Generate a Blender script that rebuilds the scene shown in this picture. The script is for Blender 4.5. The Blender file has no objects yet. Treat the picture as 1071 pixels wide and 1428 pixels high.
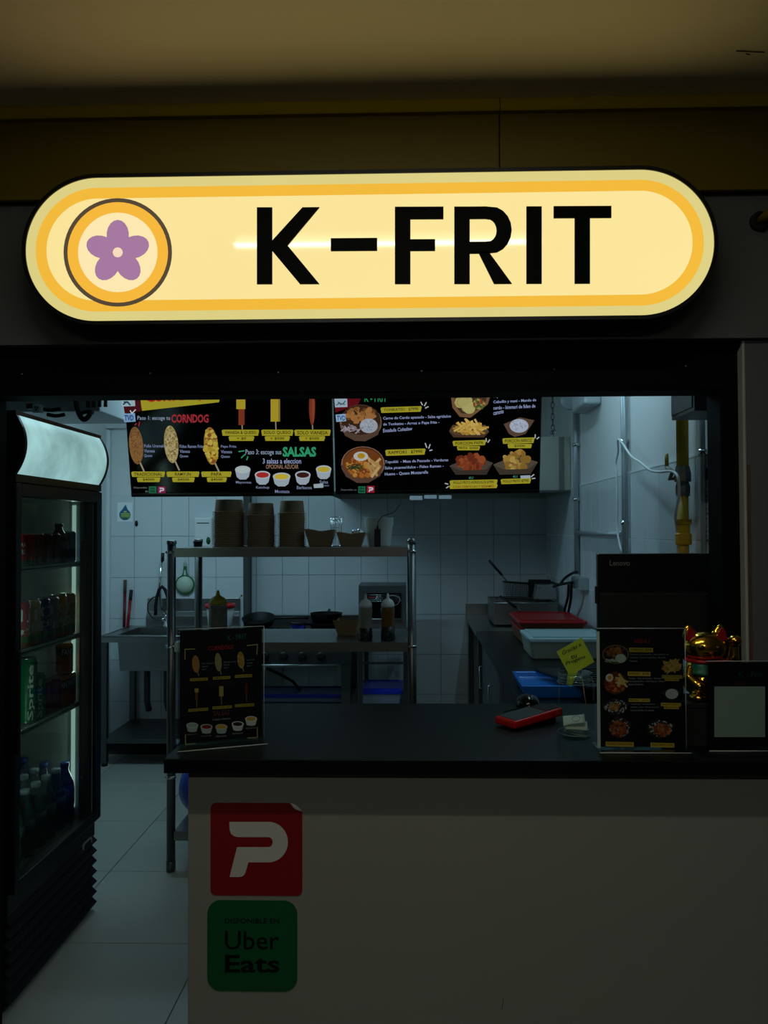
import bpy, bmesh, math, random
from mathutils import Vector, Matrix
from math import pi, sin, cos, tan, radians as R
random.seed(7)
SC = bpy.context.scene
COL = SC.collection

# ------------------------------------------------------------------ camera
F, W, H = 1070.0, 1071.0, 1428.0
YAW, PITCH, ROLL, SHX = 0.024, 0.0215, -0.004, 16.0
EYE = Vector((0, 0, 1.55))
cam = bpy.data.cameras.new('camera')
cam.sensor_fit = 'VERTICAL'; cam.sensor_height = 36.0; cam.lens = 36.0*F/H
cam.shift_x = -SHX/H
cam.clip_start = 0.02
camo = bpy.data.objects.new('camera', cam); COL.objects.link(camo)
CAMROT = (Matrix.Rotation(YAW, 3, 'Z') @ Matrix.Rotation(pi/2 + PITCH, 3, 'X') @ Matrix.Rotation(ROLL, 3, 'Z'))
camo.matrix_world = Matrix.Translation(EYE) @ CAMROT.to_4x4()
SC.camera = camo

# ------------------------------------------------------------------ world, exposure
wd = bpy.data.worlds.new('world'); SC.world = wd; wd.use_nodes = True
wd.node_tree.nodes['Background'].inputs[0].default_value = (0.9, 0.95, 1.0, 1)
wd.node_tree.nodes['Background'].inputs[1].default_value = 0.005
SC.view_settings.view_transform = 'Standard'
SC.view_settings.look = 'None'
SC.view_settings.exposure = 0.0
SC.view_settings.gamma = 1.0
SC.view_settings.use_curve_mapping = False
SC.cycles.use_denoising = True
SC.cycles.max_bounces = 8

def area_light(name, loc, sx, sy, watts, color, rot=(0, 0, 0)):
    l = bpy.data.lights.new(name, 'AREA'); l.shape = 'RECTANGLE'
    l.size = sx; l.size_y = sy; l.energy = watts; l.color = color
    o = bpy.data.objects.new(name, l); COL.objects.link(o)
    o.location = loc; o.rotation_euler = rot
    return o
COOL = (0.47, 0.82, 1.0)
WARM = (1.0, 0.99, 0.88)
# two fluorescent tubes on the kitchen ceiling, two in the corridor
area_light('kitchen_tube_light', (-1.38, 4.15, 2.57), 1.2, 0.06, 13.0, COOL)
area_light('kitchen_tube_light', (0.62, 3.35, 2.57), 0.06, 1.2, 4.4, COOL)
area_light('corridor_tube_light', (-0.10, 1.04, 2.65), 1.18, 0.05, 4.8, WARM)
area_light('corridor_tube_light', (-0.1, -1.6, 2.65), 1.18, 0.05, 16.5, WARM)
area_light('fridge_fill_light', (-1.375, 2.512, 1.04), 0.015, 1.20, 1.0, (0.75, 0.95, 0.9), (R(90), 0, R(28)))  # unseen pair of lamps added to brighten the fridge interior
area_light('fridge_fill_light', (-1.385, 3.088, 1.04), 0.015, 1.20, 0.9, (0.75, 0.95, 0.9), (R(90), 0, R(152)))

# ------------------------------------------------------------------ helpers
def at(px, py, Y):
    """world point seen at photo pixel px, py on the plane y = Y"""
    d = CAMROT @ Vector(((px - W/2 - SHX)/F, -(py - H/2)/F, -1.0))
    return EYE + d*(Y/d.y)
def atx(px, py, X):
    d = CAMROT @ Vector(((px - W/2 - SHX)/F, -(py - H/2)/F, -1.0))
    return EYE + d*(X/d.x)
def atz(px, py, Z):
    d = CAMROT @ Vector(((px - W/2 - SHX)/F, -(py - H/2)/F, -1.0))
    return EYE + d*((Z - 1.55)/d.z)

def lin(c):
    return tuple(((v/255.0)/12.92 if v/255.0 <= 0.04045 else ((v/255.0 + 0.055)/1.055)**2.4) for v in c)
_M = {}
def mat(rgb, rough=0.5, metal=0.0, noise=0.0, scale=8.0, bump=0.0, bscale=60.0, emit=0.0, trans=0.0, coat=0.0, ior=1.45, stretch=None, alpha=1.0):
    key = (tuple(rgb), rough, metal, noise, scale, bump, bscale, emit, trans, coat, ior, stretch, alpha)
    if key in _M: return _M[key]
    m = bpy.data.materials.new('surface'); m.use_nodes = True
    nt = m.node_tree; b = nt.nodes['Principled BSDF']
    c = lin(rgb)
    b.inputs['Base Color'].default_value = (*c, 1)
    b.inputs['Roughness'].default_value = rough
    b.inputs['Metallic'].default_value = metal
    b.inputs['IOR'].default_value = ior
    b.inputs['Coat Weight'].default_value = coat
    b.inputs['Coat Roughness'].default_value = 0.05
    b.inputs['Transmission Weight'].default_value = trans
    b.inputs['Alpha'].default_value = alpha
    if emit:
        b.inputs['Emission Color'].default_value = (*c, 1)
        b.inputs['Emission Strength'].default_value = emit
        b.inputs['Base Color'].default_value = (0.01, 0.01, 0.01, 1)
    if noise or bump:
        tc = nt.nodes.new('ShaderNodeTexCoord')
        src = tc.outputs['Object']
        if stretch:
            mp = nt.nodes.new('ShaderNodeMapping'); mp.inputs['Scale'].default_value = stretch
            nt.links.new(src, mp.inputs[0]); src = mp.outputs[0]
    if noise:
        n = nt.nodes.new('ShaderNodeTexNoise'); n.inputs['Scale'].default_value = scale; n.inputs['Detail'].default_value = 4
        nt.links.new(src, n.inputs['Vector'])
        mx = nt.nodes.new('ShaderNodeMix'); mx.data_type = 'RGBA'
        lo = tuple(max(0, v*(1 - noise)) for v in c); hi = tuple(min(1, v*(1 + noise)) for v in c)
        mx.inputs[6].default_value = (*lo, 1); mx.inputs[7].default_value = (*hi, 1)
        nt.links.new(n.outputs['Fac'], mx.inputs[0])
        nt.links.new(mx.outputs[2], b.inputs['Emission Color' if emit else 'Base Color'])
    if bump:
        n = nt.nodes.new('ShaderNodeTexNoise'); n.inputs['Scale'].default_value = bscale; n.inputs['Detail'].default_value = 3
        nt.links.new(src, n.inputs['Vector'])
        bp = nt.nodes.new('ShaderNodeBump'); bp.inputs['Strength'].default_value = bump; bp.inputs['Distance'].default_value = 0.004
        nt.links.new(n.outputs['Fac'], bp.inputs['Height'])
        nt.links.new(bp.outputs[0], b.inputs['Normal'])
    _M[key] = m
    return m

def glass(rgb=(235, 245, 242), rough=0.03):
    """thin sheet glass: mostly see-through with a Fresnel reflection"""
    key = ('glass', rgb, rough)
    if key in _M: return _M[key]
    m = bpy.data.materials.new('clear_sheet'); m.use_nodes = True
    nt = m.node_tree; nt.nodes.clear()
    out = nt.nodes.new('ShaderNodeOutputMaterial'); mx = nt.nodes.new('ShaderNodeMixShader')
    tr = nt.nodes.new('ShaderNodeBsdfTransparent'); gl = nt.nodes.new('ShaderNodeBsdfGlossy')
    fr = nt.nodes.new('ShaderNodeFresnel'); fr.inputs[0].default_value = 1.4
    ge = nt.nodes.new('ShaderNodeNewGeometry'); mu = nt.nodes.new('ShaderNodeMath'); mu.operation = 'MULTIPLY'
    iv = nt.nodes.new('ShaderNodeMath'); iv.operation = 'SUBTRACT'; iv.inputs[0].default_value = 1.0      # far faces only let light through
    nt.links.new(ge.outputs['Backfacing'], iv.inputs[1]); nt.links.new(fr.outputs[0], mu.inputs[0]); nt.links.new(iv.outputs[0], mu.inputs[1])
    tr.inputs[0].default_value = (*lin(rgb), 1); gl.inputs['Roughness'].default_value = rough
    nt.links.new(mu.outputs[0], mx.inputs[0]); nt.links.new(tr.outputs[0], mx.inputs[1]); nt.links.new(gl.outputs[0], mx.inputs[2])
    nt.links.new(mx.outputs[0], out.inputs[0])
    _M[key] = m
    return m

class MB:
    """collects shapes in world coordinates and links them as one mesh object"""
    def __init__(s): s.v = []; s.f = []; s.m = []; s.cur = 0; s.sm = []
    def add(s, vs, fs, smooth=False):
        n = len(s.v); s.v += [tuple(v) for v in vs]
        for f in fs: s.f.append(tuple(i + n for i in f)); s.m.append(s.cur); s.sm.append(smooth)
        return s
    def box(s, x0, x1, y0, y1, z0, z1, rz=0, c=None, M=None):
        vs = [Vector((x, y, z)) for x in (x0, x1) for y in (y0, y1) for z in (z0, z1)]
        if rz:
            c = c or ((x0 + x1)/2, (y0 + y1)/2, 0); c = Vector(c); r = Matrix.Rotation(rz, 3, 'Z')
            vs = [r @ (v - c) + c for v in vs]
        if M: vs = [M @ v for v in vs]
        return s.add(vs, [(0, 1, 3, 2), (4, 6, 7, 5), (0, 4, 5, 1), (2, 3, 7, 6), (0, 2, 6, 4), (1, 5, 7, 3)])
    def prism(s, pts, a0, a1, axis='y', M=None):
        """pts: 2D outline; axis y: (x,z); x: (y,z); z: (x,y)"""
        n = len(pts)
        def P(p, a):
            v = {'y': Vector((p[0], a, p[1])), 'x': Vector((a, p[0], p[1])), 'z': Vector((p[0], p[1], a))}[axis]
            return M @ v if M else v
        vs = [P(p, a0) for p in pts] + [P(p, a1) for p in pts]
        fs = [tuple(range(n)), tuple(range(2*n - 1, n - 1, -1))] + [(i, (i + 1) % n, n + (i + 1) % n, n + i) for i in range(n)]
        return s.add(vs, fs)
    def lathe(s, prof, c=(0, 0, 0), n=20, M=None, sx=1, sy=1, smooth=True):
        """prof: (radius, z) from bottom to top"""
        vs = []; fs = []; k = len(prof); c = Vector(c)
        for r, z in prof:
            for i in range(n):
                a = 2*pi*i/n; v = Vector((r*cos(a)*sx, r*sin(a)*sy, z))
                vs.append((M @ v if M else v) + c)
        for j in range(k - 1):
            for i in range(n): fs.append((j*n + i, j*n + (i + 1) % n, (j + 1)*n + (i + 1) % n, (j + 1)*n + i))
        s.add(vs, fs, smooth)
        if prof[0][0] > 1e-5: s.add(vs[:n], [tuple(range(n))[::-1]])
        if prof[-1][0] > 1e-5: s.add(vs[-n:], [tuple(range(n))])
        return s
    def tube(s, pts, r, n=10, closed=False, caps=True):
        pts = [Vector(p) for p in pts]; k = len(pts)
        rs = r if isinstance(r, (list, tuple)) else [r]*k
        vs = []; fs = []; up = None
        for i, p in enumerate(pts):
            a = pts[i - 1] if (i or closed) else p; b = pts[(i + 1) % k] if (i < k - 1 or closed) else p
            t = (b - a).normalized()
            if up is None:
                up = Vector((0, 0, 1)) if abs(t.z) < 0.9 else Vector((1, 0, 0))
            u = (up - t*up.dot(t))
            if u.length < 1e-6: u = t.orthogonal()
            u.normalize(); w = t.cross(u); up = u
            for j in range(n):
                g = 2*pi*j/n; vs.append(p + (u*cos(g) + w*sin(g))*rs[i])
        for i in range(k if closed else k - 1):
            q = (i + 1) % k
            for j in range(n): fs.append((i*n + j, i*n + (j + 1) % n, q*n + (j + 1) % n, q*n + j))
        s.add(vs, fs, True)
        if caps and not closed:
            s.add(vs[:n], [tuple(range(n))[::-1]]); s.add(vs[-n:], [tuple(range(n))])
        return s
    def ball(s, c, rx, ry=None, rz=None, n=16, k=10, M=None):
        ry = ry or rx; rz = rz or rx; c = Vector(c)
        prof = [(sin(pi*j/k), -cos(pi*j/k)) for j in range(k + 1)]
        vs = []; fs = []
        for r, z in prof:
            for i in range(n):
                a = 2*pi*i/n; v = Vector((r*cos(a)*rx, r*sin(a)*ry, z*rz)); vs.append((M @ v if M else v) + c)
        for j in range(k):
            for i in range(n): fs.append((j*n + i, j*n + (i + 1) % n, (j + 1)*n + (i + 1) % n, (j + 1)*n + i))
        return s.add(vs, fs, True)
    def build(s, name, m=None, parent=None, bevel=0.0, loc=None, segs=2, local=False):
        ms = m if isinstance(m, (list, tuple)) else [m]
        if loc is not None: o = Vector(loc)
        elif parent is not None: o = parent['_o'] if False else Vector(ROOTS.get(parent.name, (0, 0, 0)))
        else: o = Vector((0, 0, 0))
        if local: o = Vector((0, 0, 0))
        me = bpy.data.meshes.new(name)
        me.from_pydata([tuple(Vector(v) - o) for v in s.v], [], s.f)
        for q in ms: me.materials.append(q)
        me.polygons.foreach_set('material_index', s.m)
        me.polygons.foreach_set('use_smooth', s.sm)
        bm = bmesh.new(); bm.from_mesh(me)
        bmesh.ops.remove_doubles(bm, verts=bm.verts, dist=1e-6)
        bmesh.ops.recalc_face_normals(bm, faces=bm.faces)
        if bevel:
            es = [e for e in bm.edges if len(e.link_faces) == 2 and e.calc_face_angle(0) > 0.6]
            bmesh.ops.bevel(bm, geom=es, offset=bevel, segments=segs, affect='EDGES', profile=0.5, clamp_overlap=True)
        bm.to_mesh(me); bm.free()
        ob = bpy.data.objects.new(name, me); COL.objects.link(ob)
        if parent is not None: ob.parent = parent
        elif loc is not None: ob.location = loc
        if parent is None and loc is not None: ROOTS[ob.name] = tuple(loc)
        if parent is not None: ROOTS[ob.name] = tuple(o)
        return ob
ROOTS = {}

def tag(o, label=None, cat=None, group=None, kind=None):
    if label: o['label'] = label
    if cat: o['category'] = cat
    if group: o['group'] = group
    if kind: o['kind'] = kind
    return o
def thing(name, loc, label, cat, group=None):
    o = bpy.data.objects.new(name, None); COL.objects.link(o); o.location = loc
    o.empty_display_size = 0.05
    ROOTS[o.name] = tuple(loc)
    return tag(o, label, cat, group)
def kids(o): return [c for c in COL.objects if c.parent == o]
def dup(o, loc, label=None, parent=None, rz=None):
    c = o.copy(); COL.objects.link(c); c.parent = parent
    if parent is None: c.location = loc
    if label: c['label'] = label
    if rz is not None: c.rotation_euler = (0, 0, rz)
    for ch in CH.get(o.name, ()): dup(ch, None, None, c)
    return c
CH = {}
def reg(root):
    """remember a thing's children so that copies need no search"""
    for c in list(COL.objects):
        if c.parent == root: CH.setdefault(root.name, []).append(c); reg(c)
    return root

# flat print: outlines given in photo pixels, mapped onto the real plane they are printed on
_TX = {}
def glyph(s, bold):
    k = (s, bold)
    if k not in _TX:
        cu = bpy.data.curves.new('lettering', 'FONT'); cu.body = s; cu.resolution_u = 2; cu.offset = bold
        ob = bpy.data.objects.new('lettering', cu); me = ob.to_mesh()
        vs = [(v.co.x, v.co.y) for v in me.vertices]; fs = [tuple(p.vertices) for p in me.polygons]
        ob.to_mesh_clear(); bpy.data.objects.remove(ob); bpy.data.curves.remove(cu)
        x0 = min(v[0] for v in vs); x1 = max(v[0] for v in vs); y0 = min(v[1] for v in vs); y1 = max(v[1] for v in vs)
        _TX[k] = ([((v[0] - x0)/max(1e-6, x1 - x0), (v[1] - y0)/max(1e-6, y1 - y0)) for v in vs], fs)
    return _TX[k]
class Print:
    def __init__(s, P0, X, Z, crop=(0, 0, 1.0), lift=0.0006, step=5e-6, rough=0.4, emit=0.0):
        s.P0 = Vector(P0); s.X = Vector(X).normalized(); s.Z = Vector(Z).normalized(); s.N = s.X.cross(s.Z)   # N points to the viewer
        s.crop = crop; s.lift = lift; s.step = step; s.k = 0
        s.mb = MB(); s.mats = []; s.rough = rough; s.emit = emit
    def pt(s, x, y):
        px = s.crop[0] + x*s.crop[2]; py = s.crop[1] + y*s.crop[2]
        d = CAMROT @ Vector(((px - W/2 - SHX)/F, -(py - H/2)/F, -1.0))
        t = (s.P0 - EYE).dot(s.N)/d.dot(s.N)
        return EYE + d*t + s.N*(s.lift + s.k*s.step)
    def col(s, rgb):
        m = mat(rgb, rough=s.rough, emit=s.emit)
        if m not in s.mats: s.mats.append(m)
        s.mb.cur = s.mats.index(m)
    def raw(s, pts, fs, rgb):
        s.k += 1; s.col(rgb); s.mb.add([s.pt(*p) for p in pts], fs)
    def poly(s, pts, rgb): s.raw(pts, [tuple(range(len(pts)))], rgb)
    def rect(s, x0, y0, x1, y1, rgb, dy=0): s.poly([(x0, y0), (x1, y0 + dy), (x1, y1 + dy), (x0, y1)], rgb)
    def ell(s, cx, cy, rx, ry, rgb, rot=0, n=24, a0=0, a1=2*pi):
        pts = []
        m = n if abs(a1 - a0 - 2*pi) < 1e-6 else n + 1
        for i in range(m):
            a = a0 + (a1 - a0)*i/n; u, w = rx*cos(a), ry*sin(a)
            pts.append((cx + u*cos(rot) - w*sin(rot), cy + u*sin(rot) + w*cos(rot)))
        s.poly(pts, rgb)
    def stroke(s, pts, w, rgb):
        for a, b in zip(pts, pts[1:]):
            dx, dy = b[0] - a[0], b[1] - a[1]; L = math.hypot(dx, dy) or 1
            nx, ny = -dy/L*w/2, dx/L*w/2
            s.poly([(a[0] + nx, a[1] + ny), (b[0] + nx, b[1] + ny), (b[0] - nx, b[1] - ny), (a[0] - nx, a[1] - ny)], rgb)
    def text(s, t, x0, y0, x1, y1, rgb, bold=0.0, dy=0, shear=0):
        """text filling the pixel box; dy: drop over its width"""
        vs, fs = glyph(t, bold)
        h = y1 - y0
        s.raw([(x0 + g[0]*(x1 - x0) + g[1]*shear, y1 - g[1]*h + g[0]*dy) for g in vs], fs, rgb)
    def vtext(s, t, x0, y0, x1, y1, rgb, bold=0.0):
        """text reading upwards"""
        vs, fs = glyph(t, bold)
        s.raw([(x1 - (1 - g[1])*0 - (g[1])*(x1 - x0), y1 - g[0]*(y1 - y0)) for g in vs], fs, rgb)
    def dots(s, cx, cy, rx, ry, n, r, cols, rot=0, j=0.35):
        for i in range(n):
            a = random.random()*2*pi; q = math.sqrt(random.random())
            u, w = q*rx*cos(a), q*ry*sin(a); rr = r*random.uniform(1 - j, 1 + j)
            s.ell(cx + u*cos(rot) - w*sin(rot), cy + u*sin(rot) + w*cos(rot), rr, rr*random.uniform(0.6, 1), random.choice(cols), random.random()*3, n=7)
    def sticks(s, cx, cy, rx, ry, n, L, w, cols, rot=0):
        for i in range(n):
            a = random.random()*2*pi; q = math.sqrt(random.random())
            u, v = cx + q*rx*cos(a), cy + q*ry*sin(a); t = rot + random.uniform(-1, 1)
            s.stroke([(u - cos(t)*L/2, v - sin(t)*L/2), (u + cos(t)*L/2, v + sin(t)*L/2)], w, random.choice(cols))
    def build(s, name, parent, label=None):
        o = s.mb.build(name, s.mats, parent)
        if label: o['label'] = label
        return o

def rrect(x0, x1, z0, z1, r, n=6):
    pts = []
    for cx, cz, a in ((x1 - r, z1 - r, 0), (x0 + r, z1 - r, pi/2), (x0 + r, z0 + r, pi), (x1 - r, z0 + r, 1.5*pi)):
        for i in range(n + 1): pts.append((cx + r*cos(a + pi/2*i/n), cz + r*sin(a + pi/2*i/n)))
    return pts

# ------------------------------------------------------------------ shared materials
STEEL = mat((150, 152, 150), rough=0.34, metal=1.0, noise=0.12, scale=6, stretch=(1, 1, 14))
STEEL_D = mat((105, 107, 106), rough=0.4, metal=1.0, noise=0.15, scale=6, stretch=(14, 1, 1))
CHROME = mat((210, 212, 214), rough=0.12, metal=1.0, noise=0.05)
BLACK = mat((14, 15, 16), rough=0.45, noise=0.2)
BLACKG = mat((10, 11, 12), rough=0.12, noise=0.2)
JET = mat((6, 7, 7), rough=0.75, noise=0.3, scale=20, ior=1.2)
BLACKM = mat((16, 17, 18), rough=0.8, noise=0.25, scale=20)
TILE = mat((214, 220, 222), rough=0.12, noise=0.025, scale=3)
GROUT = mat((120, 124, 122), rough=0.9, noise=0.1, scale=30)
PLASTER = mat((222, 224, 222), rough=0.8, noise=0.03, scale=2, bump=0.15, bscale=180)
KRAFT = mat((150, 126, 96), rough=0.85, noise=0.12, scale=40)
WHITEP = mat((226, 228, 226), rough=0.4, noise=0.03)
RED = mat((190, 22, 28), rough=0.35, noise=0.06)
GOLD = mat((255, 200, 70), rough=0.16, metal=1.0, noise=0.05)
# ================================================================== THE SETTING
XL, XR, YB1, YB2, XJ = -2.243, 1.0, 5.57, 5.82, -1.243      # kitchen walls; the back wall steps back right of XJ
CT = 0.99                                                   # service counter height
def struct(o): o['kind'] = 'structure'; return o

# floor slab and 60 cm tiles
fl = MB().box(-3.2, 3.2, -3.0, 6.0, -0.12, -0.008).build('floor', mat((40, 44, 44), rough=0.9, noise=0.1)); struct(fl)
FT = mat((150, 153, 144), rough=0.42, noise=0.10, scale=2.2, bump=0.05, bscale=40)
FT3 = mat((24, 25, 24), rough=0.5, noise=0.12, scale=2.0, bump=0.05, bscale=40)
FT2 = mat((140, 144, 136), rough=0.45, noise=0.12, scale=1.7, bump=0.05, bscale=40)
ft = MB().box(-0.2985, 0.2985, -0.2985, 0.2985, -0.008, 0.0)
ftm = [ft.build('tile', q, fl, bevel=0.0012, segs=1, local=True) for q in (FT, FT2, FT3)]   # pale kitchen tiles; unseen corridor tiles darkened to cut bounced light
i = 0; used = set()
for a in range(-2, 5):
    for b in range(-3, 6):
        cx, cy = -1.387 + 0.6*a + 0.3, 2.885 + 0.6*b + 0.3
        if cy > 5.5: continue
        q = 2 if cy < 1.9 else random.choice((0, 1))
        o = ftm[q] if q not in used else ftm[q].copy()
        if q in used: COL.objects.link(o)
        used.add(q)
        o.location = (cx, cy, 0); i += 1

def tile_wall(wall, spans, axis, plane, rows, sgn):
    """spans: [(a0,a1)] along the wall; one tile object per piece, sharing meshes of like size"""
    cache = {}
    for a0, a1 in spans:
        for r in rows:
            w = round(a1 - a0, 3)
            if w not in cache:
                g = 0.0012
                m = MB()
                if axis == 'x': m.box(-w/2 + g, w/2 - g, -0.006, 0.006, -0.15 + g, 0.15 - g)
                else: m.box(-0.006, 0.006, -w/2 + g, w/2 - g, -0.15 + g, 0.15 - g)
                o = m.build('tile', TILE, wall, bevel=0.0012, segs=1, local=True); cache[w] = o
            else:
                o = cache[w].copy(); COL.objects.link(o)
            o.location = ((a0 + a1)/2, plane, r + 0.15) if axis == 'x' else (plane, (a0 + a1)/2, r + 0.15)
ROWS = [0.3*k for k in range(6)]
# back wall in two depths, grout behind the tiles, white paint above 1.8 m
w = MB(); w.box(XL - 0.2, XJ, YB1 + 0.004, 6.0, 0, 1.8); w.box(XJ, XR + 0.2, YB2 + 0.004, 6.0, 0, 1.8); w.cur = 1
w.box(XL - 0.2, XJ, YB1, 6.0, 1.8, 2.65); w.box(XJ, XR + 0.2, YB2, 6.0, 1.8, 2.65)
wb = struct(w.build('wall_back', [GROUT, PLASTER]))
tile_wall(wb, [(XL + 0.2*k, XL + 0.2*k + 0.2) for k in range(5)], 'x', YB1 - 0.002, ROWS, -1)
tile_wall(wb, [(XR - 0.2*k - 0.2, XR - 0.2*k) for k in range(11)] + [(XJ + 0.008, XR - 2.2)], 'x', YB2 - 0.002, ROWS, -1)
# right wall
w = MB(); w.box(XR - 0.0025, XR + 0.2, 2.24, YB2 + 0.1, 0, 1.8); w.cur = 1; w.box(XR, XR + 0.2, 2.24, YB2 + 0.1, 1.8, 2.65)
wr = struct(w.build('wall_right', [mat((244, 248, 248), rough=0.9, noise=0.02), PLASTER]))  # grout coloured paler than the back wall's so the joints look lit
tile_wall(wr, [(3.537 + 0.2*k, 3.737 + 0.2*k) for k in range(-6, 11)] + [(5.737, 5.812)], 'y', XR + 0.002, ROWS, -1)
MB().box(XR - 0.0052, XR + 0.003, 2.26, YB2 - 0.012, 1.799, 1.806).build('tile_trim', mat((225, 230, 232), rough=0.35, noise=0.03), wr)
# left wall and its white corner trim, cornice
wl = struct(MB().box(XL - 0.2, XL, 2.24, YB1 + 0.1, 0, 2.65).build('wall_left', PLASTER))
struct(MB().box(XL, XL + 0.026, YB1 - 0.034, YB1 - 0.009, 0.0, 2.28).build('trim_1', mat((228, 232, 234), rough=0.3, noise=0.02), bevel=0.003))
c = MB(); c.prism([(YB1, 2.29), (YB1 - 0.05, 2.29), (YB1 - 0.07, 2.32), (YB1 - 0.07, 2.35), (YB1, 2.38)], XL + 0.001, XJ, 'x')
struct(c.build('trim_2', PLASTER))
# ceilings
struct(MB().box(XL - 0.2, XR + 0.2, 2.24, 6.0, 2.65, 2.75).build('ceiling', PLASTER))
cc = struct(MB().box(-3.2, 3.2, -3.0, 2.26, 2.715, 2.80).build('ceiling_corridor', mat((246, 239, 217), rough=0.7, noise=0.05, scale=1.5)))
cr = MB(); p = atz(1027, 71, 2.713); q = atz(1066, 73, 2.713); cr.tube([p, q], 0.0012, n=5)
p = atz(1040, 75, 2.713); q = atz(1046, 76, 2.713); cr.tube([p, q], 0.0012, n=5)
cr.build('crack', BLACKM, cc)
# shop front: gray lintel, yellow fascia, black shutter housing, jambs, right pillar
GREY = mat((96, 100, 100), rough=0.6, noise=0.06, scale=3, bump=0.06, bscale=50)
wf = MB(); wf.box(-3.2, 3.2, 2.10, 2.26, 2.065, 2.46)
wf.box(-3.2, -1.33, 2.16, 2.26, 0, 2.065)
struct(wf.build('wall_front', GREY))
YEL = mat((112, 98, 3), rough=0.45, noise=0.05, scale=4)
ya = MB()
xs = at(696, 200, 2.08).x
yf = struct(MB().box(-3.2, 3.2, 2.085, 2.25, 2.46, 2.714).build('trim_3', mat((60, 48, 8), rough=0.8, noise=0.1)))
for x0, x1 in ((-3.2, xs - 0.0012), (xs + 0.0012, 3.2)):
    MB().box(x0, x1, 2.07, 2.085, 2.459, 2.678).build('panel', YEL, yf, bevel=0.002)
    MB().prism([(2.085, 2.676), (2.052, 2.676), (2.048, 2.682), (2.06, 2.7145), (2.085, 2.7145)], x0, x1, 'x').build('top_lip', mat((176, 156, 6), rough=0.4, noise=0.05, scale=4), yf)  # lip in a brighter yellow than the panels, painting in the light it catches
# black shutter housing with its row of screws
sh = struct(MB().box(-1.33, 0.952, 2.15, 2.25, 1.9325, 2.0655).build('trim_4', JET, bevel=0.004))
MB().box(-1.33, 0.952, 2.135, 2.151, 2.045, 2.0655).build('lip', JET, sh)
for px, py in ((30, 522), (209, 521), (388, 520), (588, 518), (773, 515), (957, 511)):
    p = at(px, py, 2.148); MB().ball((p.x, p.y, p.z), 0.006, 0.004, 0.006, n=10, k=6).build('screw', mat((90, 92, 92), rough=0.4, metal=1, noise=0.1), sh)
jl = struct(MB().box(-1.33, at(8, 800, 2.25).x, 2.15, 2.25, 0, 1.933).build('trim_5', JET, bevel=0.003))
jr = struct(MB().box(at(987, 700, 2.25).x, 0.934, 2.15, 2.25, CT + 0.001, 1.933).build('trim_6', JET, bevel=0.003))
wp = MB(); wp.box(at(1042.6, 700, 2.118).x, 3.2, 2.12, 2.26, 0, 2.066)
struct(wp.build('wall_right_front', GREY))
struct(MB().box(at(1038, 700, 2.118).x, at(1042.5, 700, 2.118).x, 2.118, 2.25, CT + 0.001, 2.064).build('trim_7', mat((170, 172, 168), rough=0.5, noise=0.1, scale=12), bevel=0.003))  # pale strip puts the light on the pillar's left edge into colour
# stain strip on the pillar edge
struct(MB().box(at(1043, 700, 2.117).x, at(1046, 700, 2.117).x, 2.1165, 2.1198, CT + 0.001, 1.72).build('trim_8', mat((92, 74, 58), rough=0.8, noise=0.4, scale=15)))

# yellow pipe end through the wall in a black collar, right of the sign
p = at(1058, 310, 2.10)
t = thing('gas_pipe', (p.x, 2.10, p.z), 'dull yellow pipe stub in a black collar on the wall right of the sign', 'pipe')
m = MB(); m.lathe([(0.026, 0), (0.026, 0.012), (0.015, 0.016), (0.015, 0.012)], (p.x, 2.0995, p.z), M=Matrix.Rotation(pi/2, 3, 'X')); m.build('collar', BLACKM, t)
MB().tube([(p.x, 2.098, p.z), (p.x + 0.008, 2.06, p.z + 0.006), (p.x + 0.03, 2.035, p.z + 0.022), (p.x + 0.14, 2.03, p.z + 0.09)], 0.0125, n=14).build('pipe', YEL, t)

# ================================================================== LIT SIGN
YS = 1.985
SX0, SZ1, SX1, SZ0 = at(30, 345, YS).x, at(500, 236.5, YS).z, at(1002, 345, YS).x, at(500, 449, YS).z
rad = (SZ1 - SZ0)/2 - 0.001
sg = thing('lit_sign', ((SX0 + SX1)/2, 2.10, SZ0), 'wide pill-shaped cream light box sign reading K-FRIT in black letters', 'sign')
def stad(i, n=24): return rrect(SX0 + i, SX1 - i, SZ0 + i, SZ1 - i, rad - i, n)
m = MB(); b = 0.010
o_, i_ = stad(0), stad(b); n = len(o_)
vs = [Vector((x, YS, z)) for x, z in o_] + [Vector((x, YS, z)) for x, z in i_] + [Vector((x, YS + 0.008, z)) for x, z in i_] + [Vector((x, 2.10, z)) for x, z in o_]
fs = []
for k in range(n):
    q = (k + 1) % n
    fs += [(k, q, n + q, n + k), (n + k, n + q, 2*n + q, 2*n + k), (k, 3*n + k, 3*n + q, q)]
fs.append(tuple(range(3*n, 4*n)))
m.add(vs, fs); m.build('casing', BLACK, sg)
def sign_mat(rgb, e=1.0): return mat(rgb, rough=0.05, noise=0.05, scale=1.7, emit=e)
def ring(name, a, c, y, ma):
    A, B = stad(a), stad(c); m = MB()
    m.add([Vector((x, y, z)) for x, z in A] + [Vector((x, y, z)) for x, z in B] + [Vector((x, y + 0.0015, z)) for x, z in A] + [Vector((x, y + 0.0015, z)) for x, z in B],
          [f for k in range(n) for f in ((k, (k + 1) % n, n + (k + 1) % n, n + k), (2*n + k, 3*n + k, 3*n + (k + 1) % n, 2*n + (k + 1) % n),
                                        (k, 2*n + k, 2*n + (k + 1) % n, (k + 1) % n), (n + k, n + (k + 1) % n, 3*n + (k + 1) % n, 3*n + k))])
    return m.build(name, ma, sg)
PXS = YS/F
fb = 0.010 + 14*PXS; fo = fb + 15.5*PXS
ring('face_border', b - 0.001, fb, YS + 0.004, sign_mat((221, 208, 133)))
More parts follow.
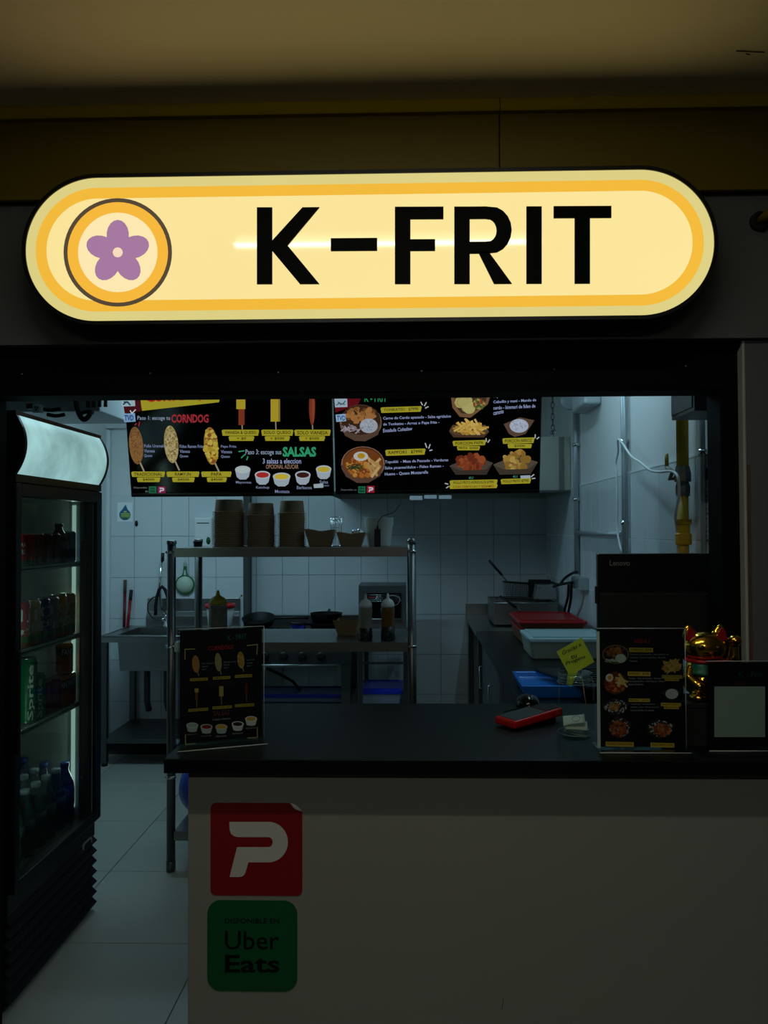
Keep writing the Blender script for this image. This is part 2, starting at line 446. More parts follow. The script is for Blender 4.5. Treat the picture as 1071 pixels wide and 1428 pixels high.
ring('orange_band', fb, fo, YS + 0.004, sign_mat((243, 186, 60)))
m = MB(); m.prism(stad(fo), YS + 0.004, YS + 0.0055); m.build('face', sign_mat((252, 229, 155)), sg)
LET = mat((6, 7, 6), rough=0.55, noise=0.1, ior=1.15)
def letter(outlines, lab=None):
    m = MB()
    for pts in outlines:
        q = [at(x, y, YS + 0.002) for x, y in pts]; m.prism([(v.x, v.z) for v in q], YS - 0.001, YS + 0.0045)
    o = m.build('letter', LET, sg); return o
letter([[(358.5, 289.6), (379.7, 289.6), (379.7, 396.5), (358.5, 396.5)], [(379.7, 336), (422, 289.6), (445.5, 289.4), (401, 342.5), (445.5, 396.3), (418.5, 396.4), (379.7, 350)]])
letter([[(461.4, 332.7), (526, 332.2), (526, 349.8), (461.4, 350.3)]])
letter([[(550.7, 288.8), (572.4, 288.8), (572.4, 396.3), (550.7, 396.3)], [(572.4, 288.8), (618.4, 288.6), (618.4, 305.7), (572.4, 305.9)], [(572.4, 334.1), (606.8, 334), (606.8, 350), (572.4, 350.2)]])
# R: stem, bowl, leg
out = [(655, 288.6), (677, 288.4)] + [(684 + 29.5*cos(a), 321 - 32.7*sin(a)) for a in [pi/2 - k*pi/10 for k in range(1, 10)]] + [(677, 353.8), (655, 354)]
inn = [(655, 337.6), (677, 337.4)] + [(680 + 12.5*cos(a), 321.5 - 16*sin(a)) for a in [-pi/2 + k*pi/10 for k in range(1, 10)]] + [(677, 305.4), (655, 305.6)]
inn = inn[::-1]
rm = MB()
A = [at(x, y, YS + 0.002) for x, y in out]; B = [at(x, y, YS + 0.002) for x, y in inn]; k = len(A)
vs = [Vector((v.x, yy, v.z)) for yy in (YS - 0.001, YS + 0.0045) for v in A + B]
fs = []
for j in range(k - 1):
    fs += [(j, j + 1, k + j + 1, k + j), (2*k + j, 3*k + j, 3*k + j + 1, 2*k + j + 1), (j, 2*k + j, 2*k + j + 1, j + 1), (k + j, k + j + 1, 3*k + j + 1, 3*k + j)]
rm.add(vs, fs)
for pts in ([(633.5, 288.6), (655, 288.6), (655, 396.2), (633.5, 396.2)], [(655.5, 352), (681, 351), (713.8, 396), (689, 396.2), (668, 354)]):
    q = [at(x, y, YS + 0.002) for x, y in pts]; rm.prism([(v.x, v.z) for v in q], YS - 0.001, YS + 0.0045)
rm.build('letter', LET, sg)
letter([[(734, 288.3), (755.3, 288.3), (755.3, 395.9), (734, 395.9)]])
letter([[(772, 288), (852.3, 287.6), (852.3, 304), (772, 304.4)], [(801.3, 304.2), (822.5, 304.2), (822.5, 395.7), (801.3, 395.8)]])

# plain round badge in the place and colours of the printed emblem
bd = Print((0, YS + 0.004, 0), (1, 0, 0), (0, 0, 1), crop=(0, 220, 0.5042), lift=0.0006, step=4e-5, rough=0.25, emit=1.0)
CXB, CYB, RB = 326, 262, 150
bd.ell(CXB, CYB, RB, RB, (84, 70, 52), n=56)
bd.ell(CXB, CYB, RB - 11, RB - 11, (246, 184, 60), n=56)
bd.ell(CXB, CYB, RB - 40, RB - 40, (252, 232, 176), n=48)
for k in range(5):
    a = -pi/2 + 2*pi*k/5; bd.ell(CXB + 48*cos(a), CYB + 48*sin(a), 42, 31, (166, 120, 160), rot=a, n=18)
bd.ell(CXB, CYB, 14, 14, (246, 220, 190), n=12)
bd.build('emblem', sg)
# ================================================================== SERVICE COUNTER
CX0 = at(228, 1060, 1.87).x; PX0 = at(262, 1250, 1.93).x
ct = thing('service_counter', (0.4, 2.17, 0), 'low serving counter with black top over a pale grey front panel with two stickers', 'counter')
MB().prism([(CX0, 1.87), (1.9, 1.87), (1.9, 2.11), (0.93, 2.11), (0.93, 2.145), (0.86, 2.145), (0.86, 2.255), (0.985, 2.255), (0.985, 2.47), (CX0, 2.47)], 0.955, CT, 'z').build('countertop', mat((9, 13, 13), rough=0.4, ior=1.3, noise=0.25, scale=25, bump=0.03, bscale=400), ct, bevel=0.002)
PANEL = mat((148, 150, 141), rough=0.5, noise=0.04, scale=2.5)
m = MB(); m.box(PX0, 1.9, 1.93, 1.955, 0, 0.955); m.build('front_panel', PANEL, ct, bevel=0.0015)
MB().box(PX0 + 0.0, PX0 + 0.02, 1.9555, 2.40, 0, 0.955).build('end_panel', PANEL, ct)
m = MB(); p, q = at(700, 1407, 1.9295), at(702, 1392, 1.9295); m.tube([p, q], 0.0006, n=5); m.build('scratch', BLACKM, ct)

def sticker_plate(name, x0, y0, x1, y1, r, rgb, label):
    a, b = at(x0, y1, 1.929), at(x1, y0, 1.929)
    t = thing(name, ((a.x + b.x)/2, 1.93, a.z), label, 'sticker')
    return t, a, b
# red sticker with a white P, its upper right corner peeling
t, a, b = sticker_plate('delivery_sticker', 293.5, 1120, 421.5, 1248.5, 0, None, 'red square sticker with a white letter P and one peeling corner, on the counter front')
pts = rrect(a.x, b.x, a.z, b.z, 0.014)
pts = [p for p in pts if not (p[0] > b.x - 0.028 and p[1] > b.z - 0.018)]
k = next(i for i, p in enumerate(pts) if p[1] >= b.z - 1e-6)
pts = pts[:k] + [(b.x - 0.002, b.z - 0.024), (b.x - 0.016, b.z - 0.018), (b.x - 0.028, b.z - 0.001)][0:0] + pts[k:]
m = MB(); m.prism([(b.x, b.z - 0.020), (b.x - 0.012, b.z - 0.016), (b.x - 0.022, b.z - 0.004), (b.x - 0.03, b.z)] + pts[0:] if pts[0][0] < b.x - 0.02 else pts, 1.9286, 1.9298); m.build('backing', mat((142, 20, 26), rough=0.4, noise=0.03), t)
m = MB(); g = []
for i in range(7):
    f = i/6; ang = f*pi*1.0
    g.append((b.x - 0.030 + 0.030*f, b.z - 0.0005 - 0.020*f*f))
vs = []; fs = []
for i, (x, z) in enumerate(g):
    ca = sin(i/6*pi); vs += [Vector((x, 1.9286, z)), Vector((x + 0.001 - 0.004*ca, 1.9286 - 0.006*ca, z - 0.0065*ca)), Vector((x - 0.002, 1.9286 - 0.008*ca, z - 0.001*ca))]
for i in range(6): fs += [(3*i, 3*i + 3, 3*i + 4, 3*i + 1), (3*i + 1, 3*i + 4, 3*i + 5, 3*i + 2)]
m.add(vs, fs); m.build('peeled_corner', mat((235, 235, 230), rough=0.5, noise=0.03), t)
pr = Print((0, 1.9286, 0), (1, 0, 0), (0, 0, 1), crop=(260, 1090, 0.21715), rough=0.4, step=2e-5, lift=0.0003)
WH = (208, 210, 203)
pr.poly([(276, 258), (528, 258)] + [(528 + 124*sin(u), 388 - 130*cos(u)) for u in [k*pi/16 for k in range(1, 16)]] + [(528, 518), (398, 518), (380, 580), (372, 598), (358, 609), (340, 612), (277, 612), (325, 420), (524, 420)]
        + [(528 + 26*sin(pi - u)*1.0, 388 + 32*cos(u)) for u in [k*pi/8 for k in range(1, 8)]] + [(524, 356), (330, 356), (305, 350), (286, 334), (277, 308)], WH)
pr.build('letter', t)
# green sticker
t, a, b = sticker_plate('delivery_sticker', 289, 1256, 414.5, 1382, 0, None, 'green rounded sticker reading Disponible en Uber Eats, on the counter front')
m = MB(); m.prism(rrect(a.x, b.x, a.z, b.z, 0.034, 8), 1.9286, 1.9298); m.build('backing', mat((10, 92, 48), rough=0.45, noise=0.03), t)
pr = Print((0, 1.9286, 0), (1, 0, 0), (0, 0, 1), crop=(260, 1090, 0.21715), rough=0.4, lift=0.0003)
BK = (8, 10, 9)
pr.text('DISPONIBLE EN', 247, 878, 596, 911, BK, bold=0.008)
pr.text('Uber', 247, 958, 595, 1080, BK, bold=0.005)
pr.text('Eats', 247, 1112, 598, 1228, BK, bold=0.022)
pr.build('lettering', t)

# ================================================================== ACRYLIC MENU STANDS
ACR = glass((232, 240, 238), 0.04)
def stand(name, A, B, h, label, cat, back=0.06, front=0.055, lean=0.06):
    """A, B: bottom corners on the counter; returns the thing and its sheet frame"""
    A, B = Vector((A.x, A.y, CT)), Vector((B.x, B.y, CT))
    X = (B - A).normalized(); Nf = Vector((X.y, -X.x, 0))     # towards the customer
    up = (Vector((0, 0, 1)) - Nf*lean).normalized()
    t = thing(name, tuple((A + B)/2), label, cat)
    z0 = Vector((0, 0, 0.0035))
    m = MB()
    def slab(P, X, L, U, hh, N, th):
        vs = [P + X*x + U*u + N*n for x in (0, L) for u in (0, hh) for n in (0, -th)]
        m.add(vs, [(0, 1, 3, 2), (4, 6, 7, 5), (0, 4, 5, 1), (2, 3, 7, 6), (0, 2, 6, 4), (1, 5, 7, 3)])
    L = (B - A).length
    slab(A + z0 - X*0.004, X, L + 0.008, up, h, Nf, 0.0018)
    slab(A + z0 - X*0.004 - Nf*0.005, X, L + 0.008, up, h, Nf, 0.0018)
    m.build('sheet', ACR, t)
    m = MB()
    vs = [A + z0*q - X*0.006 + X*x + Nf*n for q in (0, 1) for x in (0, L + 0.012) for n in (front, -back)]
    m.add(vs, [(0, 1, 3, 2), (4, 6, 7, 5), (0, 4, 5, 1), (2, 3, 7, 6), (0, 2, 6, 4), (1, 5, 7, 3)])
    m.build('foot', ACR, t)
    m = MB()          # bright polished edges
    EDGE = mat((205, 212, 210), rough=0.25, noise=0.05, trans=0.3)
    P = A + z0
    m.tube([P - X*0.004 + up*h, P + X*(L + 0.004) + up*h], 0.0011, n=6)
    m.tube([P + X*(L + 0.004) + up*h, P + X*(L + 0.004)], 0.0009, n=6)
    m.tube([A - X*0.006 + Nf*front + z0*0.5, B + X*0.006 + Nf*front + z0*0.5], 0.0016, n=6)
    m.build('edge', EDGE, t)
    m = MB()
    vs = [A + z0 + X*x + up*u - Nf*n for x in (0.001, L - 0.001) for u in (0.004, h - 0.004) for n in (0.0024, 0.0044)]
    m.add(vs, [(0, 1, 3, 2), (4, 6, 7, 5), (0, 4, 5, 1), (2, 3, 7, 6), (0, 2, 6, 4), (1, 5, 7, 3)])
    m.build('menu_card', mat((9, 10, 10), rough=0.45, noise=0.1), t)
    return t, dict(P0=A + z0 - Nf*0.0024, X=X, Z=up, N=Nf, L=L, A=A, h=h)
def card_print(fr, crop): return Print(fr['P0'], fr['X'], fr['Z'], crop=crop, lift=0.0002, step=3e-6, rough=0.45)
def corndog(pr, cx, y0, y1, w, base, dots, n, r, rot=-0.08):
    h = (y1 - y0)
    pr.stroke([(cx + h*0.06, y0 + h*0.7), (cx + h*0.14, y1)], w*0.12, (190, 160, 120))
    pr.ell(cx, y0 + h*0.42, w/2, h*0.43, base, rot=rot, n=20)
    if n: pr.dots(cx, y0 + h*0.42, w*0.44, h*0.39, n, r, dots, rot=rot)
def tagbar(pr, x0, y0, x1, y1, s, dy=0, rgb=(206, 168, 62), tx=(20, 16, 6)):
    pr.rect(x0, y0, x1, y1, rgb, dy)
    if s: pr.text(s, x0 + (x1 - x0)*0.06, y0 + (y1 - y0)*0.22, x1 - (x1 - x0)*0.06, y1 - (y1 - y0)*0.24, tx, bold=0.01, dy=dy*0.9)
def cup(pr, cx, cy, rx, ry, sauce):
    pr.poly([(cx - rx, cy - ry*0.35), (cx + rx, cy - ry*0.35), (cx + rx*0.72, cy + ry*0.85), (cx + rx*0.35, cy + ry), (cx - rx*0.35, cy + ry), (cx - rx*0.72, cy + ry*0.85)], (205, 205, 205))
    pr.ell(cx, cy - ry*0.35, rx, ry*0.55, (225, 225, 225)); pr.ell(cx, cy - ry*0.35, rx*0.8, ry*0.4, sauce)

A = atz(250, 1041, CT); B = atz(366, 1031, CT)
t, fr = stand('menu_stand', A, B, 0.297, 'clear acrylic stand with a black corndog menu at the left end of the counter', 'menu stand', lean=0.0)
pr = card_print(fr, (220, 860, 0.16807))
pr.text('K - FRIT', 580, 155, 735, 195, (40, 120, 90), bold=0.01, dy=-14)
pr.text('CORNDOGS', 420, 245, 628, 282, (190, 45, 50), bold=0.02, dy=-14)
for pts in ([(226, 357), (226, 271), (310, 268)], [(738, 240), (827, 230), (822, 315)], [(230, 975), (230, 1060), (312, 1052)], [(745, 1006), (827, 1002), (825, 915)]):
    pr.stroke(pts, 8, (200, 182, 130))
corndog(pr, 316, 322, 490, 62, (202, 138, 70), [(214, 150, 84)], 0, 4)
corndog(pr, 502, 303, 480, 56, (188, 160, 108), [(200, 175, 122), (170, 140, 90)], 40, 5)
corndog(pr, 690, 290, 455, 58, (200, 150, 70), [(226, 190, 110), (190, 130, 50)], 36, 7)
for x, y, ls in ((366, 385, ('Pollo apanado', 'Vianesa', 'Queso')), (548, 372, ('Fideo Ramen Frito', 'Vianesa', 'Queso')), (738, 356, ('Papa Frita', 'Vianesa', 'Queso'))):
    for i_, (s_, w_) in enumerate(zip(ls, (100, 48, 38))): pr.text(s_, x, y + 24*i_, x + w_*(0.65 if x > 700 and i_ == 0 else 1), y + 12 + 24*i_, (180, 182, 180), dy=-6)
tagbar(pr, 268, 512, 415, 536, 'TRADICIONAL  $4000', -8); tagbar(pr, 458, 500, 603, 524, 'RAMYUN  $4500', -10); tagbar(pr, 640, 484, 782, 508, 'PAPA  $4500', -8)
pr.text('RELLENOS', 428, 540, 625, 574, (74, 50, 66), bold=0.01, dy=-12)
pr.rect(306, 594, 338, 628, (214, 180, 90)); pr.rect(311, 628, 332, 690, (140, 70, 44)); pr.stroke([(322, 690), (324, 752)], 5, (190, 160, 120))
pr.rect(509, 576, 545, 660, (212, 174, 84)); pr.stroke([(527, 660), (529, 728)], 5, (190, 160, 120))
pr.ell(735, 600, 11, 48, (104, 56, 42)); pr.stroke([(736, 645), (737, 706)], 5, (150, 120, 90))
tagbar(pr, 254, 766, 418, 790, 'VIANESA & QUESO  $0', -12); tagbar(pr, 454, 745, 614, 769, 'SOLO QUESO  $500', -10); tagbar(pr, 640, 727, 800, 751, 'SOLO VIANESA  $500', -10)
pr.text('SALSAS', 460, 782, 596, 824, (130, 74, 70), bold=0.02, dy=-10)
pr.text('3 salsas a eleccion', 452, 846, 602, 862, (200, 200, 200), dy=-12)
for (x, y, s_, n_) in ((286, 915, (196, 196, 192), 'Mayonesa'), (404, 928, (170, 40, 36), 'Ketchup'), (528, 928, (214, 160, 50), 'Mostaza'), (663, 905, (50, 36, 32), 'Barbacoa'), (774, 862, (214, 168, 60), 'Salsa Queso')):
    cup(pr, x, y, 50, 42, s_); pr.text(n_, x - 42, y + 58, x + 42, y + 72, (170, 170, 170), dy=-8)
pr.build('printed_menu', t)

def bowl(pr, cx, cy, rx, ry, base, items):
    pr.ell(cx, cy, rx, ry, (120, 92, 66)); pr.ell(cx, cy, rx*0.93, ry*0.93, base)
    for it in items: it()
def paper(pr, cx, cy, rx, ry, n=70):
    pts = [(cx - rx, cy - ry*0.3), (cx - rx*0.2, cy - ry), (cx + rx, cy - ry*0.4), (cx + rx*0.6, cy + ry*0.7), (cx - rx*0.1, cy + ry), (cx - rx*0.8, cy + ry*0.5)]
    pr.poly(pts, (40, 40, 40))
    pr.dots(cx, cy, rx*0.85, ry*0.8, n, rx*0.05, [(190, 190, 186)], j=0.2)
A = atz(836, 1046, CT); B = atz(955, 1046.5, CT)
t, fr = stand('menu_stand', A, B, 0.302, 'clear acrylic stand with a black food menu headed MENU, in front of the monitor', 'menu stand', front=0.03, lean=0.0)
m = MB()
PP = fr['P0']
vs = [PP - fr['X']*0.0045 + fr['X']*x + fr['Z']*z + fr['N']*n for x in (0, 0.0075) for z in (0.002, 0.294) for n in (0.0012, 0.0018)]
m.add(vs, [(0, 1, 3, 2), (4, 6, 7, 5), (0, 4, 5, 1), (2, 3, 7, 6), (0, 2, 6, 4), (1, 5, 7, 3)])
m.build('paper_edge', mat((215, 220, 218), rough=0.6, noise=0.04), t)
pr = card_print(fr, (825, 875, 0.13072))
pr.text('MENU', 458, 122, 617, 170, (150, 40, 44), bold=0.02)
MEAT = [(150, 84, 40), (120, 60, 30), (176, 110, 56)]
pr.ell(256, 286, 142, 102, (140, 112, 82)); pr.ell(256, 286, 130, 92, (46, 26, 16)); pr.dots(250, 260, 100, 50, 60, 16, MEAT)
pr.ell(310, 330, 58, 48, (210, 210, 205)); pr.sticks(205, 350, 55, 18, 14, 36, 7, [(205, 205, 198)])
tagbar(pr, 400, 215, 655, 262, 'TONKATSU   $7990', 4)
for i_, (s_, x1_) in enumerate((('Carne de Cerdo apanado - Salsa agridulce de', 820), ('Tonkatsu - Arroz o Papa frita - Ensalada', 788), ('Coleslaw', 490))): pr.text(s_, 405, 278 + 34*i_, x1_, 299 + 34*i_, (170, 172, 170))
pr.sticks(855, 410, 70, 50, 46, 110, 13, [(210, 160, 80), (190, 130, 56), (224, 180, 104)])
tagbar(pr, 750, 506, 965, 542, 'PORCION PAPA', 4); tagbar(pr, 780, 540, 932, 570, 'FRITA  $3000', 2)
pr.ell(252, 592, 126, 124, (60, 40, 28)); pr.ell(252, 592, 116, 114, (96, 40, 16)); pr.dots(250, 630, 96, 70, 60, 16, [(180, 84, 30), (200, 110, 40), (130, 50, 20)])
pr.sticks(310, 570, 40, 40, 8, 110, 20, [(222, 190, 120), (205, 165, 96)], rot=1.0)
pr.ell(190, 535, 40, 42, (222, 220, 210), rot=0.4); pr.ell(192, 536, 22, 24, (214, 150, 50))
tagbar(pr, 384, 470, 628, 516, 'RAPPOKI   $7990', 4)
for i_, (s_, x1_) in enumerate((('Topokki  - Masa de Pescado - Verduras', 745), ('Salsa picante/dulce - Fideo Ramen - Huevo', 778), ('Queso Mozzarella', 552))): pr.text(s_, 390, 534 + 31*i_, x1_, 556 + 31*i_, (170, 172, 170))
pr.poly([(745, 690), (860, 640), (960, 680), (900, 760), (850, 785), (800, 755)], (44, 40, 36)); pr.ell(855, 708, 68, 54, (190, 190, 188))
tagbar(pr, 738, 802, 952, 838, 'PORCION ARROZ', 4); tagbar(pr, 770, 836, 930, 868, '$2000', 2)
paper(pr, 258, 845, 150, 92); pr.dots(250, 845, 62, 44, 34, 14, [(170, 96, 40), (196, 140, 70), (110, 120, 50)])
tagbar(pr, 394, 756, 620, 792, 'MANDU   $6990', 3)
for i_, (s_, x1_) in enumerate((('Topokki frito - Verduras picadas', 676), ('Cebollin y mani - Mandu de cerdo', 716), ('kimmari de fideo de camote', 664))): pr.text(s_, 415, 808 + 32*i_, x1_, 828 + 32*i_, (160, 162, 160))
paper(pr, 300, 1062, 130, 124); pr.dots(290, 1078, 84, 84, 60, 18, [(140, 60, 26), (170, 84, 36), (100, 40, 20)])
paper(pr, 735, 1078, 156, 105); pr.dots(745, 1090, 105, 66, 60, 18, [(160, 84, 36), (186, 110, 50), (120, 60, 26)])
tagbar(pr, 148, 1216, 448, 1266, 'POLLO FRITO AGRIDULCE  $7990', 6); tagbar(pr, 626, 1226, 880, 1274, 'POLLO FRITO  $7990', 6)
pr.build('printed_menu', t)

A = atz(989, 1046, CT); B = atz(1078, 1046, CT)
t, fr = stand('menu_stand', A, B, 0.219, 'smaller clear acrylic stand with a K-Frit card at the right edge of the counter', 'menu stand', front=0.015, back=0.07, lean=0.0)
pr = card_print(fr, (940, 860, 0.14011))
pr.text('K - Frit', 640, 548, 878, 602, (24, 88, 72), bold=0.012)
pr.text('MENU', 600, 642, 714, 674, (104, 44, 44), bold=0.02)
pr.rect(400, 694, 906, 1198, (190, 194, 190))
pr.build('printed_card', t)

# ================================================================== LUCKY CAT on a black box
bx = at(984, 960, 2.045).x
t = thing('box', (bx, 2.05, CT), 'plain black box under the golden lucky cat', 'box')
MB().box(bx - 0.07, bx + 0.07, 1.985, 2.105, CT + 0.0005, CT + 0.098).build('carton', BLACKM, t, bevel=0.003)
MB().box(bx - 0.072, bx + 0.072, 1.983, 2.107, CT + 0.098, CT + 0.111).build('lid', BLACKM, t, bevel=0.003)
zb = CT + 0.111
cat = thing('lucky_cat', (bx, 2.05, zb), 'golden waving lucky cat figurine with red ears beside the black monitor', 'figurine')
y0 = 2.045; cat.scale = (0.95, 0.95, 0.95)
m = MB()
m.ball((bx, y0 + 0.005, zb + 0.048), 0.062, 0.050, 0.050)
m.ball((bx, y0 + 0.005, zb + 0.085), 0.050, 0.040, 0.045)
m.ball((bx - 0.003, y0 - 0.005, zb + 0.142), 0.058, 0.047, 0.043, n=24, k=16)
for s_ in (-1, 1):
    m.lathe([(0.024, 0), (0.020, 0.015), (0.010, 0.033), (0.001, 0.040)], (bx - 0.003 + s_*0.038, y0 - 0.003, zb + 0.166), n=14, M=Matrix.Rotation(s_*0.18, 3, 'Y'), sy=0.55)
    m.ball((bx + s_*0.036, y0 - 0.040, zb + 0.012), 0.022, 0.026, 0.012)
m.tube([(bx - 0.045, y0 - 0.01, zb + 0.085), (bx - 0.058, y0 - 0.03, zb + 0.06), (bx - 0.04, y0 - 0.047, zb + 0.045)], [0.017, 0.017, 0.014], n=12)
m.ball((bx - 0.036, y0 - 0.050, zb + 0.043), 0.016)
ax = bx + (at(1023, 920, 2.045).x - bx)/0.95
m.tube([(bx + 0.045, y0 + 0.01, zb + 0.075), (bx + 0.065, y0 + 0.005, zb + 0.085), (ax, y0, zb + 0.115), (ax + 0.002, y0, zb + 0.152)], [0.018, 0.017, 0.0155, 0.013], n=14)
m.ball((ax + 0.002, y0 - 0.006, zb + 0.160), 0.019, 0.018, 0.015)
body = m.build('body', GOLD, cat)
rm_ = body.modifiers.new('Remesh', 'REMESH'); rm_.mode = 'VOXEL'; rm_.voxel_size = 0.0028; rm_.use_smooth_shade = True
sm_ = body.modifiers.new('Smooth', 'SMOOTH'); sm_.factor = 0.6; sm_.iterations = 5
for s_ in (-1, 1):
    m = MB(); m.prism([(bx - 0.003 + s_*0.038 - 0.017 + s_*0.002, zb + 0.163), (bx - 0.003 + s_*0.038 + 0.017 + s_*0.002, zb + 0.163), (bx - 0.003 + s_*0.043 + 0.007, zb + 0.190), (bx - 0.003 + s_*0.044, zb + 0.197), (bx - 0.003 + s_*0.043 - 0.007, zb + 0.190)], y0 - 0.0215, y0 - 0.014)
    m.build('inner_ear', mat((150, 20, 16), rough=0.3, noise=0.1), cat)
    m = MB(); m.ball((bx - 0.004 + s_*0.023, y0 - 0.0475, zb + 0.146), 0.009, 0.005, 0.007); m.ball((bx - 0.004 + s_*0.023, y0 - 0.0515, zb + 0.146), 0.004, 0.002, 0.005)
    m.build('eye', mat((40, 26, 6), rough=0.2, noise=0.1), cat)
m = MB(); m.ball((bx - 0.003, y0 - 0.052, zb + 0.132), 0.0055, 0.004, 0.0035); m.build('nose', mat((150, 50, 20), rough=0.3, noise=0.1), cat)
m = MB()
for s_ in (-1, 1): m.tube([(bx - 0.003, y0 - 0.053, zb + 0.128), (bx - 0.003 + s_*0.008, y0 - 0.0525, zb + 0.122), (bx - 0.003 + s_*0.018, y0 - 0.050, zb + 0.125)], 0.0011, n=6)
m.build('mouth', mat((110, 20, 16), rough=0.3, noise=0.1), cat)
m = MB(); m.tube([(bx - 0.002 + 0.050*cos(a), y0 + 0.000 + 0.043*sin(a), zb + 0.106) for a in [2*pi*k/24 for k in range(24)]], 0.0052, n=8, closed=True); m.build('collar', mat((170, 20, 22), rough=0.35, noise=0.1), cat)
m = MB(); m.ball((bx + 0.014, y0 - 0.047, zb + 0.100), 0.0085); m.build('bell', GOLD, cat)
m = MB(); vs = []; fs = []
for j in range(5):
    for i in range(13):
        a = -2.6 + 2.1*i/12; rr = 0.0525 + 0.003*j; vs.append(Vector((bx + rr*cos(a)*1.0, y0 + 0.003 + (0.0445 + 0.0035*j)*sin(a), zb + 0.104 - 0.0085*j + (0 if j < 4 else 0.006*abs(cos(a))))))
for j in range(4):
    for i in range(12): fs.append((j*13 + i, j*13 + i + 1, j*13 + i + 14, j*13 + i + 13))
m.add(vs, fs, True); o = m.build('bib', mat((16, 110, 84), rough=0.3, noise=0.15, scale=30), cat)
sd = o.modifiers.new('Solidify', 'SOLIDIFY'); sd.thickness = 0.0015
m = MB(); Mx = Matrix.Rotation(-0.12, 3, 'X') @ Matrix.Rotation(pi/2, 3, 'X')
m.lathe([(0.0, 0.0), (0.026, 0.0), (0.028, 0.002), (0.028, 0.004), (0.026, 0.006), (0.0, 0.006)], (bx + 0.022, y0 - 0.045, zb + 0.047), n=24, M=Mx, sx=0.75, sy=1.15)
for k in range(6): m.box(bx + 0.008, bx + 0.036, y0 - 0.054, y0 - 0.050, zb + 0.030 + 0.0065*k, zb + 0.0325 + 0.0065*k)
m.build('coin', GOLD, cat)

# ================================================================== MONITOR
ym = 2.36
a = at(833, 772, ym); b = at(1036, 905, ym); x1 = min(b.x, 0.985)
t = thing('monitor', ((a.x + x1)/2, ym + 0.02, CT), 'back of a black computer monitor with small grey Lenovo lettering, on the counter', 'monitor')
zs = at(850, 826, ym).z; z0 = CT + 0.16
m = MB(); m.box(a.x, x1, ym, ym + 0.022, z0, a.z); m.build('casing', mat((16, 17, 18), rough=0.3, noise=0.15), t, bevel=0.004)
m = MB(); m.box(a.x + 0.0035, x1 - 0.004, ym - 0.016, ym + 0.001, z0 + 0.004, zs); m.build('rear_cover', BLACKM, t, bevel=0.006)
m = MB(); p = at(833, 822, ym); m.box(a.x - 0.006, a.x + 0.001, ym + 0.002, ym + 0.014, at(833, 842, ym).z, at(833, 818, ym).z); m.build('button_bar', BLACKM, t, bevel=0.001)
MB().box(a.x + 0.005, x1 - 0.005, ym + 0.022, ym + 0.0235, z0 + 0.012, a.z - 0.006).build('screen', mat((8, 9, 11), rough=0.1, noise=0.1), t)
xc = (a.x + x1)/2
m = MB(); m.box(xc - 0.03, xc + 0.03, ym - 0.03, ym - 0.015, CT + 0.008, z0 + 0.08); m.build('neck', BLACK, t, bevel=0.004)
m = MB(); m.box(xc - 0.11, xc + 0.11, ym - 0.05, ym + 0.09, CT + 0.0005, CT + 0.009); m.build('base', BLACK, t, bevel=0.003)
pr = Print((0, ym, 0), (1, 0, 0), (0, 0, 1), crop=(750, 500, 0.29972), rough=0.4)
pr.text('Lenovo', 334, 938, 428, 964, (120, 122, 122), bold=0.01); pr.build('lettering', t)

# ================================================================== CARD TERMINAL, MOUSE, TIP JAR, NOTE, BANKNOTES
pA = atz(718, 1020, CT); pB = atz(799, 1005, CT)
X = (Vector((pB.x, pB.y + 0.012, 0)) - Vector((pA.x, pA.y, 0))).normalized(); N_ = Vector((X.y, -X.x, 0)); U = Vector((0, 0, 1))
t = thing('card_terminal', (pA.x + X.x*0.09, pA.y + X.y*0.09, CT), 'red card payment terminal with a dark slanted screen, lying on the counter', 'card reader')
def wedge(m, l0, l1, n0, n1, zb0, zb1, zt0, zt1):
    O = Vector((pA.x, pA.y, CT))
    vs = [O + X*l - N_*n + U*z for l, zb_, zt_ in ((l0, zb0, zt0), (l1, zb1, zt1)) for n in (n0, n1) for z in (zb_, zt_)]
    m.add(vs, [(0, 1, 3, 2), (4, 6, 7, 5), (0, 4, 5, 1), (2, 3, 7, 6), (0, 2, 6, 4), (1, 5, 7, 3)])
m = MB(); wedge(m, 0, 0.190, 0, 0.084, 0.004, 0.016, 0.026, 0.040); m.build('body', mat((176, 22, 22), rough=0.35, noise=0.05), t, bevel=0.006)
m = MB(); wedge(m, 0.010, 0.125, 0.006, 0.078, 0.020, 0.025, 0.0285, 0.0368); m.build('screen', mat((58, 72, 74), rough=0.4, noise=0.08, ior=1.25), t, bevel=0.001)
m = MB(); wedge(m, 0.129, 0.184, 0.008, 0.076, 0.033, 0.033, 0.0372, 0.0412); m.build('printer_cover', BLACKM, t, bevel=0.003)
m = MB(); wedge(m, 0.04, 0.18, 0.02, 0.07, 0.0005, 0.0005, 0.008, 0.018); m.build('foot', BLACKM, t)

